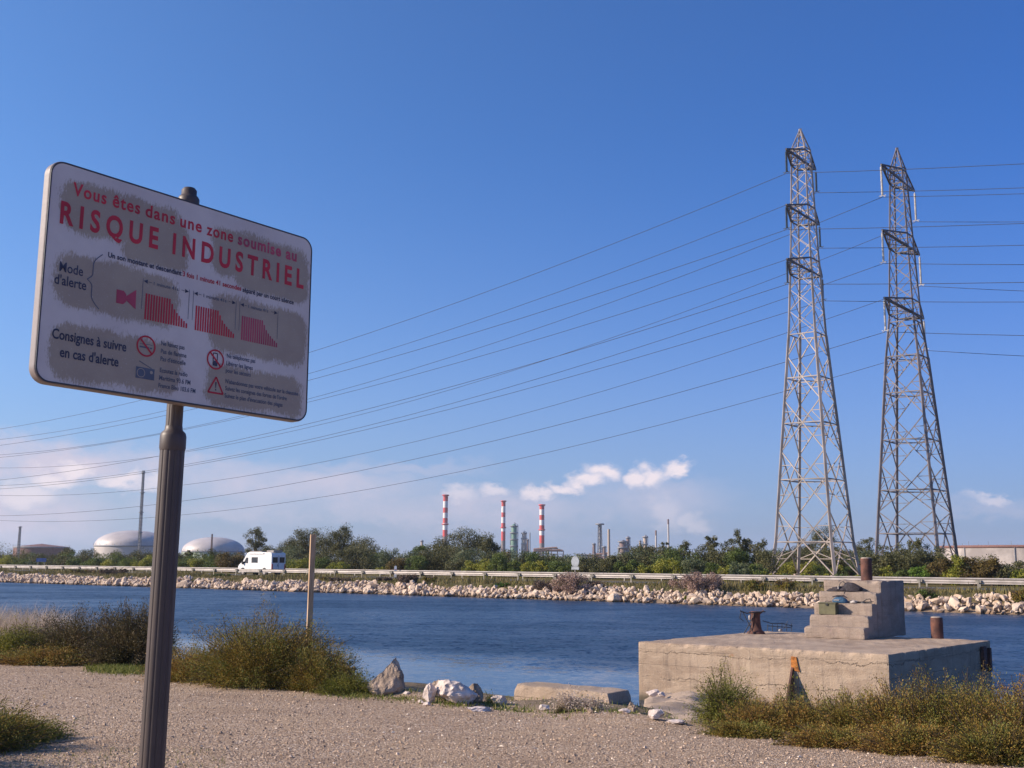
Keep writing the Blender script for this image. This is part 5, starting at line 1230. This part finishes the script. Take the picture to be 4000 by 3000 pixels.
def line(pts, w):
    out = []
    for (x0, y0), (x1, y1) in zip(pts[:-1], pts[1:]):
        dx, dy = x1 - x0, y1 - y0; L = sqrt(dx * dx + dy * dy); nx_, ny_ = -dy / L * w / 2, dx / L * w / 2
        out.append([(x0 - nx_, y0 - ny_), (x1 - nx_, y1 - ny_), (x1 + nx_, y1 + ny_), (x0 + nx_, y0 + ny_)])
    return out
br = []
for t in np.linspace(0, 1, 15):
    y_ = .097 + (-.0062 - .097) * t; br.append((-.376 - .033 * min(1, sin(min(t * 2.2, 1) * pi / 2)) - (.020 * max(0, (t - .8) / .2) ** 1.5), y_))
b2l = [(x_, -.0062 - (y_ + .0062) * .97) for x_, y_ in br[::-1][1:]]
flat(line(br + b2l, .0035), 'letter_grey', 'brace_mark')
flat([[(-.312, -.0186), (-.283, -.0186), (-.272, -.03), (-.272, -.058), (-.283, -.069), (-.311, -.069)], [(-.272, -.036), (-.233, -.004), (-.231, -.078), (-.272, -.052)]], 'letter_pink', 'loudspeaker_symbol')
for x0, yt in ((-.207, 0), (-.0062, 0), (.0126, 0), (.2125, 0), (.2308, 0), (.4226, 0)): flat(line([(x0, .046), (x0, -.071)], .002), 'letter_grey', 'time_tick')
for x0, s_ in ((-.205, 1), (-.0085, -1), (.0148, 1), (.2102, -1), (.2332, 1), (.4202, -1)):
    flat([[(x0, .037), (x0 + s_ * .017, .045), (x0 + s_ * .017, .029)]] + line([(x0 + s_ * .02, .037), (x0 + s_ * .034, .037)], .0015), 'letter_dark', 'arrow_head')
def chart(x0, x1, yb, yt, mt, nb=17):
    ps = []; step = (x1 - x0) / nb
    for i in range(nb):
        t = (i + .5) / nb; h_ = yt - .0 if t < .6 else yb + (yt - yb) * max(.16, 1 - .84 * sqrt(min(1, (t - .6) / .4)) ** 1.0)
        xx = x0 + i * step; ps.append([(xx, yb), (xx + step * .62, yb), (xx + step * .62, h_), (xx, h_)])
    o = flat(ps, mt, 'sound_bars'); 
chart(-.193, -.004, -.107, -.008, 'letter_red'); chart(.026, .213, -.107, -.010, 'letter_red'); chart(.243, .428, -.107, -.008, 'letter_pink')
def ring(cx, cy, r1, r2, n=32): return [[(cx + r1 * cos(t), cy + r1 * sin(t)), (cx + r1 * cos(t2), cy + r1 * sin(t2)), (cx + r2 * cos(t2), cy + r2 * sin(t2)), (cx + r2 * cos(t), cy + r2 * sin(t))] for t, t2 in zip(np.linspace(0, 2 * pi, n + 1)[:-1], np.linspace(0, 2 * pi, n + 1)[1:])]
flat(line([(-.205, -.212), (-.165, -.212)], .006) + line([(-.162, -.212), (-.153, -.212)], .006) + line([(-.204, -.202), (-.165, -.199), (-.152, -.201)], .002), 'letter_grey', 'cigarette_symbol')
flat(ring(-.1785, -.207, .040, .0335) + line([(-.1785 - .025, -.207 + .025), (-.1785 + .025, -.207 - .025)], .007), 'letter_red', 'no_smoking_ring', .0021)
flat([[(.116, -.232), (.138, -.232), (.138, -.212), (.116, -.212)]] + line([(.117, -.212), (.117, -.182), (.136, -.182), (.136, -.212)], .004), 'letter_dark', 'phone_symbol')
flat(ring(.1275, -.2065, .040, .0335) + line([(.1275 - .025, -.2065 + .025), (.1275 + .025, -.2065 - .025)], .007), 'letter_red', 'no_phone_ring', .0021)
flat(line([(.135, -.275), (.100, -.338), (.170, -.338), (.135, -.275)], .007), 'letter_red', 'warning_triangle')
flat([[(.132, -.295), (.138, -.295), (.1365, -.318), (.1335, -.318)], [(.1325, -.322), (.1375, -.322), (.1375, -.328), (.1325, -.328)]], 'letter_dark', 'exclamation_mark')
flat([[(-.214, -.288), (-.137, -.288), (-.137, -.330), (-.214, -.330)]] + line([(-.203, -.266), (-.150, -.287)], .003), 'letter_grey', 'radio_symbol')
flat(ring(-.193, -.309, .017, .0145) + ring(-.150, -.302, .006, .0), 'face', 'radio_dial', .0021)
# pole: fluted octagonal-ish tube, collar, slimmer upper tube, cap
def fluted(r, z0, z1, nf=12, amp=.06, n=72):
    mb = MB(); vs = []
    for z_ in (z0, z1):
        for k in range(n): t = 2 * pi * k / n; rr = r * (1 - amp * (0.5 + .5 * cos(nf * t)) ** 6); vs.append((rr * cos(t), rr * sin(t), z_))
    mb.add(vs, [(k, (k + 1) % n, n + (k + 1) % n, n + k) for k in range(n)], False); mb.add(vs[n:], [tuple(range(n))]); return mb
colz = 2.04 + .02
poles = [fluted(.0465, 0, colz + .02).build('lower_pole', M['post'], sign)]
mb = MB(); mb.lathe([(.047, colz - .03), (.0495, colz - .02), (.0495, colz + .025), (.046, colz + .038), (.034, colz + .05), (.0325, colz + .065)], n=40); poles.append(mb.build('collar', M['post'], sign))
poles.append(fluted(.0315, colz + .04, 3.03, 10).build('upper_pole', M['post'], sign))
mb = MB(); mb.lathe([(.036, 3.0), (.042, 3.01), (.042, 3.035), (.036, 3.045), (.030, 3.05), (.030, 3.07), (.022, 3.08)], n=32); poles.append(mb.build('pole_cap', M['post'], sign))
for o in poles: o.rotation_euler = (0, .0125, 0)
for z_ in (2.28, 2.86):
    mb = MB(); mb.lathe([(.036, z_ - .02), (.040, z_ - .02), (.040, z_ + .02), (.036, z_ + .02)], n=24); mb.box(np.array([0, 0, z_]) + sn * .05, (.05, .05, .03)); o = mb.build('pole_clamp', M['post'], sign); o.rotation_euler = (0, .0125, 0)

# ------------------------------------------------------------------ near shrubs
def near_shrub(c, rx, ry, h, mat, lab, seed, sprigs=1300, per=36, leaf=.022, lean=(0, 0), twiggy=.25, name='bush', cat='bush', upward=.35, rz=0.0):
    r = np.random.default_rng(seed); x_, y_ = c; zb = gz(x_, y_) - .03
    e0 = empty(name, (x_, y_, zb), rz, label=lab, cat=cat)
    d = r.normal(size=(sprigs, 3)); d[:, 2] = np.abs(d[:, 2]) * 1.0 + .02; d /= np.linalg.norm(d, axis=1)[:, None]
    lump_ = 1 + .16 * np.sin(d[:, 0] * 6 + seed) * np.sin(d[:, 1] * 7 + seed * 2) + .12 * np.sin(d[:, 0] * 15 + d[:, 2] * 9 + seed)
    R_ = lump_ * r.uniform(.62, 1.0, sprigs) * np.where(r.random(sprigs) < .04, 1.15, 1.0)
    end = d * R_[:, None] * [rx, ry, h]
    st_ = end * [.35, .35, 0] * r.uniform(.3, 1.1, sprigs)[:, None] + r.normal(size=(sprigs, 3)) * [rx * .12, ry * .12, 0]
    end[:, :2] += np.array(lean) * end[:, 2:3]
    up_ = np.array([0, 0, 1.]) * (h * upward)
    t = r.uniform(.22, 1.0, (sprigs, per)) ** .8
    mid = (st_ + end) / 2 + up_ * .35
    P = (st_[:, None] * ((1 - t) ** 2)[..., None] + 2 * mid[:, None] * (t * (1 - t))[..., None] + end[:, None] * (t ** 2)[..., None])
    tang = (end - mid); tang /= np.linalg.norm(tang, axis=1)[:, None] + 1e-9
    P = P.reshape(-1, 3) + r.normal(size=(sprigs * per, 3)) * leaf * (.9 + .8 * r.random((sprigs * per, 1)))
    P[:, 2] = np.maximum(P[:, 2], .01)
    dirs = np.repeat(tang, per, 0)
    V, Q = leaf_quads(P, leaf, r, .38, .15, dirs)
    clump = .5 + .5 * np.sin(end[:, 0] * 5.1 / max(rx, .4) + seed) * np.cos(end[:, 1] * 4.3 / max(ry, .4) + end[:, 2] * 6)
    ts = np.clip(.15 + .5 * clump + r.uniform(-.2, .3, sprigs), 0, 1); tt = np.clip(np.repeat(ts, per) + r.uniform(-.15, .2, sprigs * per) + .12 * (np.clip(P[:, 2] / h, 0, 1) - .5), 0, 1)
    link('foliage', np_mesh('foliage', V, Q, M[mat], np.repeat(tt, 4)), e0)
    k = r.choice(sprigs, int(sprigs * twiggy), replace=False)
    A0, A1_, A2_ = st_[k], mid[k] * .98, end[k]
    w_ = .0035
    VV = []; 
    for a_, b_ in ((A0, (A0 + 2 * A1_ + A2_) / 4), ((A0 + 2 * A1_ + A2_) / 4, A2_)):
        s = np.cross(b_ - a_, r.normal(size=a_.shape)); s /= np.linalg.norm(s, axis=1)[:, None] + 1e-9; s2 = np.cross(b_ - a_, s); s2 /= np.linalg.norm(s2, axis=1)[:, None] + 1e-9
        for ss in (s, s2): VV.append(np.stack([a_ - ss * w_, a_ + ss * w_, b_ + ss * w_ * .6, b_ - ss * w_ * .6], 1).reshape(-1, 3))
    V = np.concatenate(VV); link('stems', np_mesh('stems', V, np.arange(len(V)).reshape(-1, 4), M['stem']), e0)
    return e0
def gpt(px, Y): p = at_depth(px, 2600, Y); return (p[0], p[1])
def hgt(px, ytop, Y): p = at_depth(px, ytop, Y); return p[2] - gz(p[0], p[1]) + .03
near_shrub(gpt(330, 18.6), 1.35, .9, hgt(330, 2372, 18.6), 'near_dark', 'dark brownish bush left of the sign pole', 1, 1700, 36, .028)
near_shrub(gpt(520, 18.0), .85, .7, hgt(530, 2345, 18.0), 'near_dark', 'dark twiggy bush directly left of the sign pole', 2, 1300, 34, .028, twiggy=.5)
near_shrub(gpt(80, 18.6), .8, .7, hgt(80, 2440, 18.6), 'near_green', 'yellow-green grassy bush at the far left bank edge', 3, 1100, 30, .03, upward=.6)
near_shrub(gpt(160, 17.9), .9, .5, hgt(160, 2520, 17.9), 'near_rust', 'low reddish bush under the yellow-green one', 4, 900, 30, .026)
near_shrub(gpt(1030, 15.3), 1.2, .95, hgt(1020, 2400, 15.3) * 1.08, 'near_olive', 'large round olive bush before the wooden post', 5, 2400, 40, .024)
near_shrub(gpt(760, 15.9), .75, .6, hgt(760, 2520, 15.9), 'near_rust', 'low reddish brown bush right of the sign pole', 6, 1200, 34, .024)
near_shrub(gpt(1260, 14.8), .62, .6, hgt(1260, 2500, 14.8), 'near_olive', 'drooping green-brown bush right of the wooden post', 7, 1200, 34, .022)
near_shrub(gpt(1360, 14.3), .5, .35, hgt(1360, 2620, 14.3), 'near_green', 'low green bush trailing towards the pointed boulder', 8, 600, 30, .02)
near_shrub(gpt(30, 10.3), .62, .5, hgt(30, 2780, 10.3), 'near_green', 'green-yellow clump in the bottom left corner', 9, 1100, 40, .018)
near_shrub(gpt(-120, 9.8), .75, .6, hgt(-120, 2700, 9.8), 'near_olive', 'olive clump cut by the left edge of the picture', 10, 1000, 36, .018)
near_shrub(gpt(-420, 8.9), .6, .6, .75, 'near_olive', 'olive bush just outside the left edge shading the corner gravel', 11, 700, 30, .022)
rb = [(2830, 12.1, .42, .38, 2650, 'near_green', 'leafy green sapling bush at the left end of the long thicket', .8), (2960, 11.7, .5, .42, 2745, 'near_rust', 'low rusty bush before the steel fin', .35), (3150, 11.5, .55, .45, 2755, 'near_rust', 'rusty brown bush in the middle of the long thicket', .4), (3330, 11.3, .58, .48, 2730, 'near_olive', 'olive brown bush under the front corner of the block', .4),
      (3500, 11.0, .6, .5, 2710, 'near_rust', 'tall rusty bush before the shaded block face', .5), (3680, 10.8, .6, .5, 2690, 'near_olive', 'tall olive bush right of the shaded block face', .5), (3850, 10.5, .6, .52, 2720, 'near_olive', 'yellow-green tinged bush near the right edge', .45), (4010, 10.2, .6, .5, 2715, 'near_rust', 'rusty bush cut by the right edge of the picture', .4),
      (2900, 11.2, .45, .3, 2850, 'near_olive', 'low olive clump at the left foot of the thicket', .3), (3250, 10.6, .55, .3, 2860, 'near_rust', 'low reddish clump at the middle foot of the thicket', .3), (3560, 10.25, .6, .32, 2860, 'near_rust', 'low brown clump at the right foot of the thicket', .3), (3880, 9.8, .6, .32, 2880, 'near_olive', 'low olive clump at the right corner foot of the thicket', .3)]
for i, (px, Y, rx, ry, yt, mt, lb, upw) in enumerate(rb):
    near_shrub(gpt(px, Y), rx, ry, hgt(px, yt - 20 - max(0, px - 3300) * .06, Y) * 1.12, mt, lb, 30 + i, 480 if i == 0 else 900, 36, .019, upward=upw, twiggy=.45)
near_shrub(gpt(3095, 12.3), .2, .2, hgt(3095, 2620, 12.3), 'near_green', 'thin green leafy stems rising before the steel fin', 60, 60, 22, .022, upward=.6, twiggy=1)
near_shrub(gpt(3600, 11.3), .25, .25, hgt(3600, 2668, 11.3), 'near_rust', 'thin dry stems rising before the shaded block face', 61, 110, 20, .018, upward=.6, twiggy=1)
near_shrub(gpt(3780, 11.0), .25, .22, hgt(3780, 2650, 11.0), 'near_green', 'thin pale green stems near the far block corner', 62, 110, 24, .018, upward=.6, twiggy=1)
near_shrub(gpt(2230, 12.9), .22, .12, hgt(2230, 2700, 12.9), 'grass_pale', 'tuft of straw grass before the concrete beam', 63, 160, 14, .03, upward=.9, name='grass_tuft', cat='grass tuft')
near_shrub(gpt(2320, 12.8), .14, .1, hgt(2320, 2722, 12.8), 'grass_pale', 'smaller straw grass tuft near the beam end', 64, 90, 14, .03, upward=.9, name='grass_tuft', cat='grass tuft')
near_shrub(gpt(1780, 13.9), .2, .12, hgt(1780, 2722, 13.9), 'near_green', 'low green weed before the large white rock', 65, 160, 20, .02, name='weed', cat='weed')
near_shrub(gpt(1930, 13.9), .14, .1, hgt(1930, 2715, 13.9), 'near_green', 'low green weed left of the small domed white rock', 66, 110, 20, .02, name='weed', cat='weed')
near_shrub(gpt(2190, 12.7), .06, .06, hgt(2190, 2760, 12.7), 'near_dark', 'tiny dark weed before the concrete beam', 67, 70, 20, .018, name='weed', cat='weed')

# reeds in the shallows at far left, grasses
def grass(name, pts, hmin, hmax, w, mat, lab, seed):
    r = np.random.default_rng(seed); n = len(pts); B = np.array([(x_, y_, gz(x_, y_) - .01) for x_, y_ in pts]); H = r.uniform(hmin, hmax, n)
    s = r.normal(size=(n, 3)); s[:, 2] = 0; s /= np.linalg.norm(s, axis=1)[:, None]; tip = B + np.stack([r.normal(0, .5, n) * H, r.normal(0, .5, n) * H, H * r.uniform(.5, 1, n)], 1); mid = (B + tip) / 2 + [0, 0, .0] ; mid[:, 2] += H * .12
    V = np.stack([B - s * w, B + s * w, mid + s * w * .7, mid - s * w * .7], 1).reshape(-1, 3); V2 = np.stack([mid - s * w * .7, mid + s * w * .7, tip + s * w * .1, tip - s * w * .1], 1).reshape(-1, 3)
    VV = np.concatenate([V, V2]); t = r.random(n); o = link(name, np_mesh(name, VV, np.arange(len(VV)).reshape(-1, 4), M[mat], np.concatenate([np.repeat(t, 4)] * 2)))
    return tag(o, lab, 'grass', kind='stuff')
def em_pts(n, e0, e1, m0, m1, r, patch=1.0):
    e_ = r.uniform(e0, e1, n * 2); m_ = r.uniform(m0, m1, n * 2); k = (np.sin(e_ * 2.3 + 1.5 * np.sin(m_ * 2)) + np.sin(e_ * .9 + 2) + r.normal(0, .6, 2 * n)) > (0.2 if patch < 1 else -9)
    e_, m_ = e_[k][:n], m_[k][:n]; return [(Ev[0] * a + Mv[0] * b, Ev[1] * a + Mv[1] * b) for a, b in zip(e_, m_)]
r_ = np.random.default_rng(5)
grass('verge_grass', em_pts(5200, -26, 4, 10.5, 12.6, r_, .5), .03, .09, .005, 'grass_green', 'green and brown grass along the gravel edge', 71)
pts = [gpt(470 + 150 * a_ * b_, 17.2 + .7 * c_) for a_, b_, c_ in zip(r_.uniform(-1, 1, 4200), r_.uniform(.3, 1, 4200), r_.normal(0, .45, 4200))]
grass('grass_patch', pts, .03, .11, .006, 'grass_green', 'bright green grass patch behind the sign pole', 72)
pts = [gpt(px, Y) for px, Y in zip(r_.uniform(-140, 215, 4200), r_.uniform(20.5, 22.5, 4200))]
grass('dry_reeds', [p for p in pts], .62, .95, .006, 'grass_pale', 'pale dry reeds at the water edge at the far left', 73)
pts = []
for (cx_, cy_, sx_, n_) in ((1400, 14.2, 60, 900), (1560, 13.9, 50, 300), (1700, 13.7, 40, 260), (1790, 13.5, 30, 260), (1930, 13.7, 30, 220), (2020, 13.2, 40, 180), (2250, 12.7, 90, 260), (2430, 12.8, 30, 120)): pts += [gpt(cx_ + sx_ * r_.normal(), cy_ + .22 * r_.normal()) for _ in range(n_)]
grass('bank_weeds', pts, .02, .09, .006, 'near_green' if False else 'grass_green', 'sparse short green weeds among the rocks', 74)
pts = [gpt(px, Y) for px, Y in zip(r_.uniform(-100, 900, 900), r_.uniform(8.6, 9.9, 900))]
grass('gravel_weeds', pts, .015, .05, .003, 'grass_green', 'sparse small weeds in the gravel at the bottom left', 75)

# ------------------------------------------------------------------ loose gravel
n = 62000
r = np.random.default_rng(99)
Yp = 8.3 + (20.5 - 8.3) * r.random(n) ** 1.25; up_ = r.uniform(-.58, .58, n); X = up_ * Yp; mm_ = .618 * X + .786 * Yp; ee_ = .786 * X - .618 * Yp
k = (mm_ < 11.0 + .5 * np.sin(ee_ * 1.3) + r.normal(0, .35, n)); X, Yp, mm_, ee_ = X[k], Yp[k], mm_[k], ee_[k]; n = len(X)
Zg = near_z(mm_, ee_)
OV = np.array([[1, 0, 0], [-1, 0, 0], [0, 1, 0], [0, -1, 0], [0, 0, 1], [0, 0, -1.]]); OF = np.array([[0, 2, 4], [2, 1, 4], [1, 3, 4], [3, 0, 4]])
sz = np.clip(r.lognormal(-4.95, .40, n), .004, .024)
an = r.uniform(0, 2 * pi, n); ca, sa = np.cos(an), np.sin(an)
loc = OV[None] * (1 + r.uniform(-.3, .3, (n, 6, 1))) * np.stack([sz, sz * r.uniform(.6, 1, n), sz * r.uniform(.5, .9, n)], 1)[:, None]
loc[:, :, :2] += r.normal(0, 1, (n, 6, 2)) * (sz * .2)[:, None, None]
V = np.stack([loc[..., 0] * ca[:, None] - loc[..., 1] * sa[:, None], loc[..., 0] * sa[:, None] + loc[..., 1] * ca[:, None], loc[..., 2]], -1) + np.stack([X, Yp, Zg + sz * .25], 1)[:, None]
Fq = (OF[None] + (np.arange(n) * 6)[:, None, None]).reshape(-1, 3)
tn = np.clip(r.beta(2.2, 2.4, n), 0, 1); tn = np.where(r.random(n) < .045, 1.0, tn * .92)
tag(link('gravel', np_mesh('gravel', V.reshape(-1, 3), Fq, M['pebble'], np.repeat(tn, 6))), 'loose beige and white gravel covering the foreground', 'gravel', kind='stuff')

# ------------------------------------------------------------------ air
hm = bpy.data.materials.new('haze_air'); hm.use_nodes = True; hm.node_tree.nodes.clear(); hg = G(hm.node_tree)
pv = hg.n('ShaderNodeVolumePrincipled', {'Color': (.78, .86, .97, 1), 'Density': .00016, 'Anisotropy': .3}); ho = hg.n('ShaderNodeOutputMaterial'); hm.node_tree.links.new(pv.outputs[0], ho.inputs['Volume'])
hm.cycles.homogeneous_volume = True
mb = MB(); mb.box((0, 0, 33), (7000, 7000, 74)); tag(mb.build('haze', hm), 'thin pale haze in the air over the canal and refinery', 'haze', kind='stuff')
